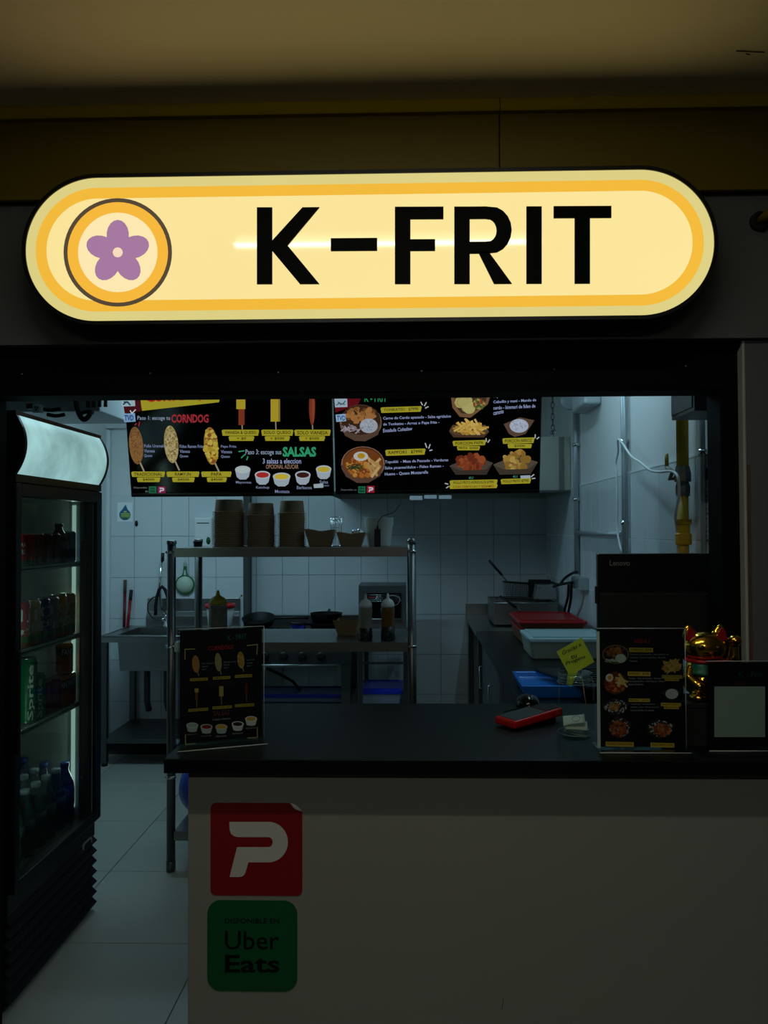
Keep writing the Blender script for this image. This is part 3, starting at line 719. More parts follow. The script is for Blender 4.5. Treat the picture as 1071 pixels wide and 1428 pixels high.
pc = atz(738, 990, CT)
t = thing('computer_mouse', (pc.x, pc.y + 0.03, CT), 'glossy black domed computer mouse with a cable, behind the red card terminal', 'mouse')
m = MB(); m.lathe([(0.034, 0.0006), (0.038, 0.006), (0.038, 0.014), (0.034, 0.026), (0.024, 0.036), (0.011, 0.041), (0.0, 0.042)], (pc.x, pc.y + 0.03, CT), n=28, sx=1.0, sy=1.35); m.build('shell', BLACKG, t)
m = MB(); m.lathe([(0.004, 0), (0.006, 0.001), (0.006, 0.008), (0.004, 0.009)], (pc.x - 0.004, pc.y + 0.012, CT + 0.037), n=12, M=Matrix.Rotation(pi/2, 3, 'Y')); m.build('wheel', mat((60, 62, 64), rough=0.5, noise=0.1), t)
m = MB(); m.tube([(pc.x - 0.02, pc.y, CT + 0.008), (pc.x - 0.05, pc.y - 0.012, CT + 0.004), (pc.x - 0.085, pc.y - 0.045, CT + 0.0035), (pc.x - 0.09, pc.y - 0.075, CT + 0.0035)], 0.0024, n=8); m.build('cable', BLACKM, t)

jr_ = 0.049; jx = at(803, 985, 2.08).x; jy = 2.085
JH = 0.172
t = thing('tip_jar', (jx, jy, CT), 'clear glass tip jar holding banknotes beside the card terminal', 'jar')
m = MB(); m.lathe([(0.0, 0.0006), (0.040, 0.0006), (0.047, 0.008), (jr_, 0.02), (jr_, 0.14), (0.046, 0.150), (0.043, 0.155), (0.0445, JH)], (jx, jy, CT), n=40)
m.build('vessel', glass((238, 246, 244), 0.02), t)
for z, r in ((0.146, 0.0475), (0.152, 0.0445), (0.158, 0.0440), (0.170, 0.0445), (0.012, 0.0475)):
    m = MB(); m.tube([(jx + r*cos(2*pi*k/32), jy + r*sin(2*pi*k/32), CT + z) for k in range(32)], 0.0012, n=6, closed=True); m.build('glass_ring', mat((190, 205, 205), rough=0.1, noise=0.05, trans=0.85), t)
def sheet(m, P, U_, V_, lu, lv, nu=6, nv=4, curl=0.006, ph=0.0):
    vs = []; fs = []; N = U_.cross(V_).normalized()
    for i in range(nu + 1):
        for j in range(nv + 1): vs.append(P + U_*(lu*i/nu) + V_*(lv*j/nv) + N*(curl*sin(i/nu*3.5 + ph + j*0.4)))
    for i in range(nu):
        for j in range(nv): q = i*(nv + 1) + j; fs.append((q, q + 1, q + nv + 2, q + nv + 1))
    m.add(vs, fs, True)
for k, (dx, dy, dz, rz, tl) in enumerate(((-0.035, -0.012, 0.030, 0.25, 0.55), (-0.030, -0.016, 0.020, 0.05, 0.45), (-0.032, -0.010, 0.0135, -0.3, 0.30))):
    U_ = Vector((cos(rz), sin(rz)*0.3, sin(rz)*0.6)).normalized(); V_ = Vector((0.12, cos(tl), sin(tl))).normalized()
    n = thing('banknote', (jx, jy, CT + dz), ('folded pale banknote lying on top inside the glass tip jar', 'crumpled banknote in the middle of the pile inside the tip jar', 'dark banknote at the bottom of the glass tip jar')[k], 'banknote')
    m = MB(); sheet(m, Vector((jx + dx, jy + dy, CT + dz)), U_, V_, 0.060, 0.034, curl=0.003, ph=k)
    o = m.build('note', mat(((188, 200, 184), (168, 180, 160), (110, 118, 104))[k], rough=0.7, noise=0.25, scale=60), n); so = o.modifiers.new('Solidify', 'SOLIDIFY'); so.thickness = 0.0008
    if k == 0:
        m = MB(); c0 = Vector((jx + dx, jy + dy, CT + dz)) + U_*0.036 + V_*0.017; NN = U_.cross(V_).normalized()
        ring_ = [c0 + U_*(0.011*cos(2*pi*q/20)) + V_*(0.010*sin(2*pi*q/20)) + NN*(0.0030) for q in range(20)]
        m.tube(ring_, 0.0006, n=5, closed=True); m.build('portrait', mat((110, 124, 108), rough=0.7, noise=0.3, scale=90), n)
sk = thing('skewer', (jx + 0.02, jy, CT + 0.03), 'thin wooden stick leaning inside the glass tip jar', 'stick')
MB().tube([at(811, 938, jy + 0.012), at(818, 990, jy + 0.010)], 0.0012, n=6).build('rod', mat((196, 160, 110), rough=0.7, noise=0.1), sk)
# post-it
q = at(803, 915, jy - 0.012)
nt_ = thing('sticky_note', (q.x, jy - 0.012, at(803, 958, jy).z), 'lime green sticky note reading Gracias x tu Propina, standing in the tip jar mouth', 'note')
yy = jy - 0.012
P4 = [at(*p, yy) for p in ((776, 908), (810, 889), (829, 922), (800, 941), (792, 940))]
m = MB()
out = [at(*p, yy) for p in ((776, 909), (811, 889), (829, 923), (806, 936), (797, 957), (790, 955), (792, 938))]
m.prism([(v.x, v.z) for v in out], yy, yy + 0.0008); m.build('paper', mat((168, 196, 48), rough=0.6, noise=0.06, scale=14), nt_)
pr = Print((0, yy, 0), (1, 0, 0), (0, 0, 1), crop=(670, 880, 0.16807), rough=0.7, lift=0.0003, step=1e-5)
IN = (18, 22, 26)
pr.text('Gracias x', 680, 165, 838, 202, IN, bold=0.012, dy=-78, shear=-4)
pr.text('tu', 752, 205, 800, 236, IN, bold=0.012, dy=-18, shear=-4)
pr.text('Propina', 712, 255, 872, 295, IN, bold=0.012, dy=-62, shear=-4)
pr.build('handwriting', nt_)
m = MB(); sheet(m, at(800, 926, yy - 0.0015), Vector((0.85, 0, 0.5)).normalized(), Vector((-0.4, 0, 0.9)).normalized(), 0.02, 0.009, curl=0.0008)
m.build('tape', glass((240, 245, 240), 0.1), nt_)
# ================================================================== DRINKS FRIDGE (door faces +X)
FX, FB = -1.288, -1.97            # door plane, back
FY0, FY1 = 2.46, 3.14
fr_ = thing('drinks_fridge', (-1.62, 2.80, 0), 'tall black glass-door drinks fridge with a glowing blank white header panel', 'fridge')
FBK = mat((15, 17, 18), rough=0.4, noise=0.15, scale=5)
INR = mat((150, 160, 156), rough=0.5, noise=0.05)
xb = FX - 0.055                   # cabinet front, behind the door
m = MB()                          # cabinet: two sides, back, top, bottom, machine room
m.box(FB, xb, FY0, FY0 + 0.035, 0.06, 1.93); m.box(FB, xb, FY1 - 0.035, FY1, 0.06, 1.93)
m.box(FB, FB + 0.03, FY0 + 0.035, FY1 - 0.035, 0.06, 1.93); m.box(FB + 0.03, xb, FY0 + 0.035, FY1 - 0.035, 1.69, 1.93)
m.box(FB + 0.03, xb, FY0 + 0.035, FY1 - 0.035, 0.06, 0.37)
m.build('cabinet', FBK, fr_)
m = MB(); e = 0.001
y0, y1 = FY0 + 0.036, FY1 - 0.036
m.box(FB + 0.031, FB + 0.037, y0, y1, 0.372, 1.688); m.box(FB + 0.037, xb - 0.002, y0, y0 + 0.006, 0.372, 1.688); m.box(FB + 0.037, xb - 0.002, y1 - 0.006, y1, 0.372, 1.688)
m.box(FB + 0.037, xb - 0.002, y0, y1, 0.372, 0.385); m.box(FB + 0.037, xb - 0.002, y0, y1, 1.676, 1.688)
m.build('liner', INR, fr_)
# header: bulging lit panel in a black surround
def bulge(z): return 0.038*(1 - ((z - 1.832)/0.105)**2)
zz = [1.733 + k*(1.926 - 1.733)/14 for k in range(15)]
m = MB(); m.prism([(xb - 0.02 + 0.0, 1.72)] + [(FX - 0.012 + bulge(z), z) for z in zz] + [(xb - 0.02, 1.938)], FY0, FY0 + 0.014, 'y')
m.prism([(xb - 0.02, 1.72)] + [(FX - 0.010 + bulge(z), z) for z in zz] + [(xb - 0.02, 1.938)], FY1 - 0.014, FY1, 'y')
m.box(xb - 0.02, FX - 0.004, FY0, FY1, 1.708, 1.733); m.box(xb - 0.02, FX - 0.006, FY0, FY1, 1.926, 1.940)
m.build('header_frame', FBK, fr_)
vs = []; fs = []
ny = 8
for k, z in enumerate(zz):
    for j in range(ny + 1): vs.append(Vector((FX - 0.014 + bulge(z), FY0 + 0.013 + (FY1 - FY0 - 0.026)*j/ny, z)))
for k in range(14):
    for j in range(ny): q = k*(ny + 1) + j; fs.append((q, q + 1, q + ny + 2, q + ny + 1))
m = MB(); m.add(vs, fs, True)
hp = m.build('header_panel', mat((146, 202, 203), rough=0.4, noise=0.95, scale=5.0, emit=1.0), fr_)
# door: frame of four rails, inner gasket, glass, handle
m = MB()
m.box(FX - 0.05, FX, FY0, FY0 + 0.030, 0.375, 1.703); m.box(FX - 0.05, FX, FY1 - 0.048, FY1, 0.375, 1.703)
m.box(FX - 0.05, FX, FY0 + 0.030, FY1 - 0.048, 0.375, 0.412); m.box(FX - 0.05, FX, FY0 + 0.030, FY1 - 0.048, 1.660, 1.703)
dr = m.build('door', FBK, fr_, bevel=0.003)
m = MB(); m.box(FX - 0.048, FX - 0.012, FY1 - 0.10, FY1 - 0.066, 0.412, 1.66); m.build('hinge_rail', FBK, dr)
m = MB(); m.box(FX - 0.02, FX - 0.014, FY1 - 0.062, FY1 - 0.052, 0.412, 1.66); m.build('gasket', mat((120, 124, 120), rough=0.5, noise=0.1), dr)
m = MB(); m.box(FX - 0.030, FX - 0.022, FY0 + 0.028, FY1 - 0.046, 0.410, 1.662); m.build('pane', glass((200, 212, 206), 0.03), dr)
m = MB(); m.box(FX + 0.001, FX + 0.010, FY0 + 0.003, FY0 + 0.017, 0.82, 1.16); m.build('handle', BLACK, dr, bevel=0.006)
m = MB(); m.box(FX - 0.06, FX - 0.01, FY1 - 0.05, FY1 - 0.008, 1.704, 1.709); m.build('hinge', CHROME, fr_)
# front grille of sawtooth louvres below the door, with a badge
m = MB(); m.box(xb - 0.01, FX - 0.024, FY0, FY1, 0.30, 0.372); m.build('kick_plate', FBK, fr_, bevel=0.004)
for k in range(7):
    z = 0.010 + 0.0415*k
    m = MB(); m.prism([(FX - 0.05, z), (FX - 0.036, z), (FX - 0.014, z + 0.0205), (FX - 0.036, z + 0.041), (FX - 0.05, z + 0.041)], FY0, FY1, 'y')
    m.build('louver', FBK, fr_)
m = MB(); m.box(FB + 0.05, FX - 0.051, FY0 + 0.02, FY1 - 0.02, 0.0005, 0.06); m.build('base', BLACKM, fr_)
a = atx(122, 1177, FX - 0.022)
m = MB(); m.prism([(a.y + v[0], a.z + v[1]) for v in rrect(-0.042, 0.042, -0.016, 0.016, 0.014)], FX - 0.0245, FX - 0.021, 'x'); m.build('badge', mat((190, 194, 194), rough=0.3, metal=0.6, noise=0.05), fr_)
m = MB(); m.prism([(a.y + v[0], a.z + v[1]) for v in rrect(-0.032, 0.032, -0.009, 0.009, 0.008)], FX - 0.0212, FX - 0.0202, 'x'); m.build('badge_face', BLACK, fr_)
# wire shelves with pale price rails
SHX_ = FX - 0.065
shelf_z = (1.421, 1.133, 0.858)
for z in shelf_z:
    m = MB(); m.box(FB + 0.04, SHX_ - 0.006, y0 + 0.007, y1 - 0.007, z - 0.008, z - 0.002)
    o = m.build('shelf', mat((120, 126, 124), rough=0.5, noise=0.1), fr_)
    m = MB(); m.box(SHX_ - 0.006, SHX_, y0 + 0.007, y1 - 0.007, z - 0.018, z + 0.001); m.build('price_rail', mat((190, 200, 196), rough=0.4, noise=0.05), o)
    m = MB(); m.tube([(SHX_ - 0.001, y0 + 0.008, z - 0.009), (SHX_ - 0.001, y1 - 0.008, z - 0.009)], 0.0025, n=6); m.build('rail_groove', BLACK, o)
m = MB(); m.box(FB + 0.042, FB + 0.05, 2.86, 2.875, 0.40, 1.67); m.build('shelf_support', BLACK, fr_)
for ya, yb_ in ((FY0 + 0.043, FY0 + 0.049), (FY1 - 0.049, FY1 - 0.043)): m = MB(); m.box(xb - 0.048, xb - 0.034, ya, yb_, 0.43, 1.65); m.build('added_lamp_strip', mat((200, 225, 220), emit=1.0, rough=0.4, noise=0.05), fr_)  # hidden glowing strips, added to go with the fridge fill lamps

CANTOP = mat((190, 194, 196), rough=0.25, metal=0.9, noise=0.05)
def can_text(m, s, c, r, z0, z1, a0, a1, vert=False):
    vs, fs = glyph(s, 0.02)
    out = []
    for u, v in vs:
        if vert: a = a0 + (a1 - a0)*(1 - v); z = z0 + (z1 - z0)*u
        else: a = a0 + (a1 - a0)*u; z = z0 + (z1 - z0)*v
        out.append(Vector((c[0] + (r + 0.0007)*cos(a), c[1] + (r + 0.0007)*sin(a), c[2] + z)))
    m.add(out, fs)
def can(c, r, h, bands, label, group, words=(), wcol=(215, 215, 212), name='soda_can', facing=-0.55):
    """bands: [(z fraction up to, rgb)]"""
    t = thing(name, c, label, 'can', group)
    m = MB(); ms = []; z0 = 0.006
    m.cur = 0; ms.append(CANTOP); m.lathe([(r*0.78, 0.0005), (r*0.95, 0.004), (r, 0.008)], c, n=20)
    for k, (f, rgb) in enumerate(bands):
        ms.append(mat(rgb, rough=0.3, noise=0.05)); m.cur = k + 1
        za = 0.008 if k == 0 else h*bands[k - 1][0]; zb_ = h*f
        m.lathe([(r, za), (r, zb_)], c, n=20)
    m.lathe([(r, h*bands[-1][0]), (r*0.95, h*0.955), (r*0.80, h*0.985)], c, n=20)
    m.build('body', ms, t)
    m = MB(); m.lathe([(r*0.80, h*0.975), (r*0.83, h*0.985), (r*0.83, h), (r*0.79, h), (r*0.78, h*0.985), (0, h*0.984)], c, n=18); m.build('lid', CANTOP, t)
    if words:
        m = MB()
        for (s, za, zb_, hw, vert) in words: can_text(m, s, c, r, h*za, h*zb_, facing - hw, facing + hw, vert)
        m.build('lettering', mat(wcol, rough=0.5, noise=0.03), t)
    return t
# top shelf: three red cans, three brown-red cans, a dark blue bottle and a blue can
xf = SHX_ - 0.042
ys = [2.660 + 0.0655*k for k in range(6)]
Z = shelf_z[0] - 0.0018
for k, (rgb, lab) in enumerate((((170, 30, 34), 'red can, first from the fridge handle side on the top fridge shelf'), ((160, 34, 40), 'red can, second from the handle side on the top fridge shelf'),
        ((110, 48, 44), 'brownish red can next to the red cans on the top fridge shelf'), ((104, 52, 48), 'brownish red can, middle of the row on the top fridge shelf'), ((70, 60, 74), 'dull purple can just before the dark blue bottle on the top fridge shelf'))):
    can((xf, ys[k], Z), 0.0325, 0.118, [(0.20, (26, 92, 60) if k < 2 else rgb), (0.93, rgb)], lab, 'drinks on the top fridge shelf', words=((('COLA', 0.60, 0.74, 0.55, False), ('ZERO', 0.38, 0.54, 0.5, False)) if k < 1 else ()))
def bottle(c, r, h, rgb, cap, label, group, band=None, trans=0.0, name='drink_bottle'):
    t = thing(name, c, label, 'bottle', group)
    m = MB(); m.lathe([(r*0.85, 0.0005), (r, 0.008), (r, h*0.20), (r*0.96, h*0.25), (r, h*0.30), (r, h*0.58), (r*0.92, h*0.66), (r*0.62, h*0.78), (r*0.42, h*0.86), (r*0.40, h*0.93)], c, n=20)
    m.build('body', mat(rgb, rough=0.12, noise=0.06, trans=trans), t)
    m = MB(); m.lathe([(r*0.46, h*0.925), (r*0.47, h*0.99), (r*0.40, h), (0, h)], c, n=16); m.build('cap', mat(cap, rough=0.4, noise=0.05), t)
    if band:
        m = MB(); m.lathe([(r + 0.0006, h*0.32), (r + 0.0006, h*0.56)], c, n=20); m.build('label_band', mat(band, rough=0.4, noise=0.08), t)
    return t
bottle((xf - 0.002, ys[5], Z), 0.034, 0.155, (24, 44, 74), (30, 40, 50), 'dark blue bottle with a tall neck on the top fridge shelf', 'drinks on the top fridge shelf', band=(26, 60, 104))
can((xf, ys[5] + 0.0685, Z), 0.0325, 0.125, [(0.93, (22, 46, 92))], 'blue can at the far end of the top fridge shelf', 'drinks on the top fridge shelf')
# second shelf: tall cans with big pale letters
Z = shelf_z[1] - 0.0018
ys = [2.690 + 0.0720*k for k in range(6)]
for k, (rgb, foot, W1, W2, lab) in enumerate((
    ((150, 60, 66), (110, 66, 50), 'Li', 'd', 'tall dull red can with large pale letters, first on the middle fridge shelf'),
    ((170, 130, 40), (150, 62, 30), 'T', 'p', 'tall yellow can with an orange foot on the middle fridge shelf'),
    ((52, 48, 110), (48, 50, 120), 'C', 'p', 'tall navy can with a pale letter C on the middle fridge shelf'),
    ((126, 108, 130), (120, 56, 92), 'E', 'lg', 'tall lilac can with large pale letters on the middle fridge shelf'),
    ((166, 110, 70), (150, 52, 40), 'C', 'ag', 'tall orange can next to the lilac one on the middle fridge shelf'),
    ((158, 116, 84), (146, 58, 44), 'C', 'g', 'tall peach can at the far end of the middle fridge shelf'))):
    can((xf, ys[k], Z), 0.035, 0.166, [(0.14, foot), (0.26, (66, 100, 54)), (0.94, rgb)], lab, 'tall cans on the middle fridge shelf', words=((W1, 0.56, 0.84, 0.55, False), (W2, 0.28, 0.50, 0.6, False)), wcol=(190, 194, 188), name='tall_can')
# third shelf
Z = shelf_z[2] - 0.0018
GR = (20, 104, 66)
c = (xf + 0.004, 2.741, Z)
can(c, 0.031, 0.235, [(0.93, GR)], 'taller green can with Sprite lettered upwards, nearest the fridge handle', 'drinks on the third fridge shelf', words=(('Sprite', 0.06, 0.90, 0.42, True),), wcol=(200, 206, 200), name='tall_can', facing=-0.75)
can((xf + 0.004, 2.806, Z), 0.031, 0.165, [(0.93, GR)], 'shorter green can with Sprite lettered upwards on the third fridge shelf', 'drinks on the third fridge shelf', words=(('Sprite', 0.06, 0.90, 0.42, True),), wcol=(200, 206, 200), facing=-0.75)
for k, y in enumerate((2.871, 2.937)):
    can((xf, y, Z), 0.0325, 0.122, [(0.90, (120, 24, 28))], ('dark red can right beside the green cans on the third fridge shelf', 'dark red can between the other red can and the orange cans')[k], 'drinks on the third fridge shelf')
def fanta(c, lab):
    return can(c, 0.0325, 0.122, [(0.58, (176, 84, 26)), (0.86, (24, 34, 74)), (0.90, (200, 110, 40))], lab, 'orange soda cans on the third fridge shelf', words=(('FANTA', 0.62, 0.82, 0.9, False),), facing=-0.5)
fanta((xf, 3.0025, Z), 'orange can with a navy FANTA band, under the single upper can')
fanta((xf, 3.0640, Z), 'orange can with a navy FANTA band at the far end of the third fridge shelf')
fanta((xf, 3.036, Z + 0.1225), 'orange can with a navy FANTA band stacked on top of two others')
# bottom: water bottles in rows on the fridge floor
Z = 0.3855
ORD = ('first', 'second', 'third', 'fourth', 'fifth', 'sixth')
rowname = ('front', 'second', 'back')
for r_ in range(3):
    for k in range(6):
        y = 2.662 + 0.079*k; x = xf - 0.005 - 0.085*r_
        far = k == 5
        bottle((x, y, Z), 0.036, 0.235 if r_ < 2 else 0.25, (70, 104, 106) if not far else (30, 60, 110), (150, 170, 180) if not far else (24, 50, 120),
               ('blue-capped water bottle at the far end of the %s row on the fridge floor' % rowname[r_] if far else 'clear water bottle, %s from the door handle in the %s row on the fridge floor' % (ORD[k], rowname[r_])),
               'water bottles on the fridge floor', band=(60, 84, 88) if not far else (26, 56, 120), trans=0.5, name='water_bottle')
# ================================================================== TV MENU BOARDS
TYB = 3.35; TILT = R(11.5)
zb1 = at(330, 692.5, TYB).z
TX = Vector((1, 0, 0)); TZ = Vector((0, -sin(TILT), cos(TILT))); TN = TX.cross(TZ)
SCR = mat((7, 9, 12), rough=0.14, noise=0.1)
def tv(x0, x1, zb, label):
    t = thing('menu_screen', ((x0 + x1)/2, TYB, zb), label, 'screen', 'menu screens above the kitchen pass')
    hh = 0.525
    O = Vector((x0, TYB, zb)); Mx = Matrix(((1, 0, 0), (0, cos(TILT), -sin(TILT)), (0, sin(TILT), cos(TILT)))).to_4x4(); Mx.translation = O
    w_ = x1 - x0
    m = MB(); m.box(0, w_, 0.0, 0.035, 0, hh, M=Mx); m.build('casing', BLACK, t, bevel=0.003)
    m = MB(); m.box(0.006, w_ - 0.006, -0.0012, 0.0005, 0.020, hh - 0.008, M=Mx); m.build('screen', SCR, t)
    m = MB(); m.box(0.0, w_, -0.0015, 0.001, 0.0125, 0.0155, M=Mx); m.build('trim_line', mat((120, 124, 126), rough=0.3, metal=0.9, noise=0.05), t)
    m = MB(); m.box(w_/2 - 0.02, w_/2 + 0.02, -0.001, 0.0005, 0.004, 0.009, M=Mx); m.build('maker_plate', mat((60, 62, 64), rough=0.4, noise=0.1), t)
    m = MB(); m.box(w_/2 - 0.12, w_/2 + 0.12, 0.035, 0.055, 0.18, 0.36, M=Mx)
    p = Mx @ Vector((w_/2, 0.06, 0.27)); m.tube([(p.x, p.y, p.z), (p.x, p.y + 0.05, p.z + 0.05), (p.x, p.y + 0.05, 2.649)], 0.02, n=12)
    m.box(p.x - 0.06, p.x + 0.06, p.y - 0.01, p.y + 0.11, 2.640, 2.6495)
    m.build('ceiling_mount', BLACK, t)
    return t
TS = dict(X=TX, Z=TZ, lift=0.0018, step=4e-6, rough=0.4, emit=0.85)
WT = (150, 166, 190); YT = (158, 150, 38); BKT = (10, 10, 6); RT = (150, 40, 48); GT = (44, 150, 104)
a, b = at(183, 692, TYB), at(465.2, 691, TYB)
t = tv(a.x, b.x, zb1, 'left hanging menu screen showing corndogs, prices and sauces')
pr = Print((0, TYB, zb1), crop=(150, 540, 0.29879), **TS)
def ASPECT(s):
    return 0.78*len(s)
def ytag(x0, y0, x1, y1, s, dy=0, tx=BKT):
    pr.poly([(x0, y0 + 4), (x0 + 6, y0), (x1 - 3, y0 + dy), (x1, y0 + dy + 5), (x1 - 5, y1 + dy), (x0 + 4, y1)], YT)
    w_ = min((x1 - x0)*0.84, (y1 - y0)*0.6*ASPECT(s)*1.05); c_ = (x0 + x1)/2
    pr.text(s, c_ - w_/2, y0 + (y1 - y0)*0.2, c_ + w_/2, y1 - (y1 - y0)*0.2, tx, bold=0.012, dy=dy)
pr.poly([(62, 40), (535, 20), (520, 70), (162, 110), (150, 45)], YT)
pr.text('Corn Dogs', 178, 18, 470, 86, (170, 30, 26), bold=0.03, dy=-14)
pr.poly([(62, 30), (152, 30), (160, 112), (80, 122), (72, 62)], (66, 12, 20))
pr.poly([(66, 58), (128, 58), (130, 88), (70, 90)], (150, 176, 186)); pr.sticks(92, 74, 10, 5, 3, 24, 7, [(30, 60, 80)])
pr.poly([(74, 124), (128, 120), (132, 160), (78, 164)], (120, 156, 190)); pr.text('TVD', 80, 130, 122, 156, (20, 60, 120), bold=0.03)
pr.stroke([(106, 108), (114, 122), (132, 104)], 5, (190, 200, 206))
pr.stroke([(136, 168), (128, 178)], 5, RT); pr.stroke([(150, 160), (146, 182)], 5, RT)
pr.text('Paso 1: escoge tu', 140, 134, 292, 158, WT, bold=0.0)
pr.text('CORNDOG', 298, 126, 472, 166, RT, bold=0.035)
def cdog(cx, cy, base, cols, n, r):
    pr.stroke([(cx + 14, cy + 70), (cx + 38, cy + 122)], 7, (150, 140, 116))
    pr.ell(cx, cy, 33, 88, base, rot=-0.09, n=28); pr.dots(cx, cy, 29, 82, n, r, cols, rot=-0.09)
cdog(134, 272, (116, 82, 44), [(132, 96, 52), (100, 68, 36), (124, 88, 50)], 240, 4)
cdog(298, 266, (150, 134, 84), [(170, 160, 112), (118, 100, 56), (160, 146, 96)], 200, 5)
cdog(484, 274, (148, 112, 40), [(176, 156, 50), (160, 134, 44), (128, 72, 36), (184, 168, 70)], 90, 11)
for x, y, ls in ((172, 266, (('Pollo Uramaki', 96), ('Vianesa', 50), ('Queso', 38))), (338, 268, (('Fideo Ramen Frito', 112), ('Vianesa', 48), ('Queso', 40))), (530, 270, (('Papa Frita', 72), ('Vianesa', 52), ('Queso', 42)))):
    for k, (s_, w_) in enumerate(ls): pr.text(s_, x, y + 23*k, x + w_, y + 15 + 23*k, (120, 132, 170), bold=0.01)
for x0, x1, s1, s2 in ((112, 270, 'TRADICIONAL', '$4000'), (276, 430, 'RAMYUN', '$4500'), (438, 580, 'PAPA', '$4500')):
    ytag(x0, 393, x1, 418, s1); ytag(x0 + 26, 420, x1 - 22, 442, s2)
pr.text('Disponible', 124, 464, 186, 474, (110, 116, 120)); pr.text('en', 178, 482, 190, 490, (110, 116, 120))
pr.rect(194, 462, 230, 494, (28, 96, 70)); pr.text('Uber', 200, 466, 224, 476, BKT, bold=0.02); pr.text('Eats', 200, 479, 224, 489, BKT, bold=0.03)
pr.rect(235, 462, 272, 494, (120, 26, 70))
def ped(x0, y0, x1, y1, c):
    h = y1 - y0; w_ = x1 - x0
    pr.poly([(x0, y0), (x0 + w_*.65, y0), (x1 - w_*.05, y0 + h*.12), (x1, y0 + h*.37), (x1 - w_*.05, y0 + h*.6), (x0 + w_*.65, y0 + h*.73), (x0 + w_*.33, y0 + h*.73), (x0 + w_*.25, y1), (x0, y1), (x0 + w_*.14, y0 + h*.46), (x0 + w_*.66, y0 + h*.46), (x0 + w_*.72, y0 + h*.37), (x0 + w_*.66, y0 + h*.28), (x0 + w_*.1, y0 + h*.28)], c)
ped(243, 468, 266, 490, (190, 190, 200))
# fillings
def stick(cx, y0, y1): pr.stroke([(cx, y0), (cx + 2, y1)], 5, (150, 136, 110))
stick(628, 170, 196); pr.rect(612, 100, 640, 176, (120, 50, 30)); pr.rect(602, 20, 644, 102, (166, 146, 40))
stick(785, 155, 200); pr.rect(762, 20, 804, 160, (166, 146, 40)); pr.rect(798, 20, 806, 160, (130, 112, 30))
stick(956, 165, 196); pr.ell(955, 90, 14, 88, (116, 50, 30)); pr.ell(960, 90, 6, 80, (134, 62, 38))
for x0, x1, s1, s2, x2, x3 in ((534, 708, 'VIANESA & QUESO', '+ $0', 566, 686), (718, 868, 'SOLO QUESO', '+ $500', 734, 852), (872, 1042, 'SOLO VIANESA', '+ $500', 894, 1016)):
    ytag(x0, 198, x1, 226, s1); ytag(x2, 228, x3, 250, s2)
pr.text('Paso 3: escoge sus', 645, 290, 812, 320, WT)
pr.text('SALSAS', 818, 278, 974, 324, GT, bold=0.04)
for p in ([(612, 300), (640, 296)], [(624, 330), (644, 312)], [(650, 340), (656, 322)]): pr.stroke(p, 5, GT)
pr.text('3 salsas a eleccion', 725, 332, 904, 356, (150, 160, 200), bold=0.01)
pr.text('OPCIONAL AZUCAR', 740, 360, 892, 380, (150, 116, 96), bold=0.01)
def scup(cx, cy, s_, n_, lx0, lx1, ly, r=36):
    pr.poly([(cx - r, cy - 12), (cx + r, cy - 12), (cx + r*.78, cy + 22), (cx + r*.4, cy + 34), (cx - r*.4, cy + 34), (cx - r*.78, cy + 22)], (150, 164, 176))
    pr.ell(cx, cy - 12, r, 18, (166, 180, 190)); pr.ell(cx, cy - 11, r*.82, 13, s_)
    if n_: pr.text(n_, lx0, ly - 8, lx1, ly + 7, (120, 130, 160), bold=0.01)
scup(632, 396, (170, 184, 184), 'Mayonesa', 600, 672, 445); scup(724, 420, (160, 40, 40), 'Ketchup', 694, 756, 469); scup(813, 428, (190, 170, 50), 'Mostaza', 782, 850, 486, 41)
scup(912, 420, (56, 26, 24), 'Barbacoa', 884, 954, 468); scup(1009, 394, (180, 160, 50), 'Salsa', 990, 1030, 442)
pr.text('Queso', 1000, 452, 1034, 464, (120, 130, 160)); pr.poly([(962, 452), (1006, 448), (1008, 468), (964, 470)], (150, 166, 176))
pr.build('screen_image', t)

a, b = at(468, 690, TYB), at(752.5, 685, TYB)
zb2 = at(610, 688.5, TYB).z
t = tv(a.x, b.x, zb2, 'right hanging menu screen showing rice bowls, fries and fried chicken')
pr = Print((0, TYB, zb2), crop=(450, 540, 0.29879), **TS)
def lines(x, y, st, ls):
    for k, (s_, w_) in enumerate(ls): pr.text(s_, x, y + st*k, x + w_, y + 17 + st*k, (140, 152, 190), bold=0.015, dy=-10)
pr.text('K - FRIT', 195, 30, 300, 68, (40, 130, 80), bold=0.02)
pr.poly([(50, 30), (190, 30), (165, 80), (60, 118)], (90, 14, 22))
pr.poly([(54, 50), (114, 50), (116, 92), (58, 94)], (150, 172, 186)); pr.sticks(86, 74, 16, 10, 4, 22, 5, [(60, 90, 110)])
pr.ell(178, 165, 98, 84, (112, 90, 70)); pr.ell(178, 152, 92, 70, (40, 26, 18)); pr.poly([(82, 170), (276, 160), (258, 222), (200, 252), (150, 250), (104, 226)], (78, 60, 48))
pr.ell(178, 152, 92, 70, (54, 34, 22)); pr.dots(178, 130, 66, 34, 60, 12, [(130, 86, 44), (150, 104, 56), (100, 62, 30)])
pr.ell(215, 180, 42, 34, (150, 158, 170)); pr.dots(215, 176, 34, 26, 50, 3, [(170, 176, 186), (120, 128, 140)])
pr.sticks(140, 196, 46, 18, 24, 26, 5, [(150, 144, 150), (120, 110, 120)])
pr.poly([(60, 128), (106, 124), (110, 158), (64, 162)], (140, 170, 200)); pr.text('TVD', 66, 132, 106, 156, (20, 60, 120), bold=0.02)
ytag(270, 94, 462, 120, 'TONKATSU   $7990', -6)
for p in ([(466, 84), (458, 68)], [(474, 88), (484, 70)], [(478, 98), (494, 90)]): pr.stroke(p, 5, (170, 176, 180))
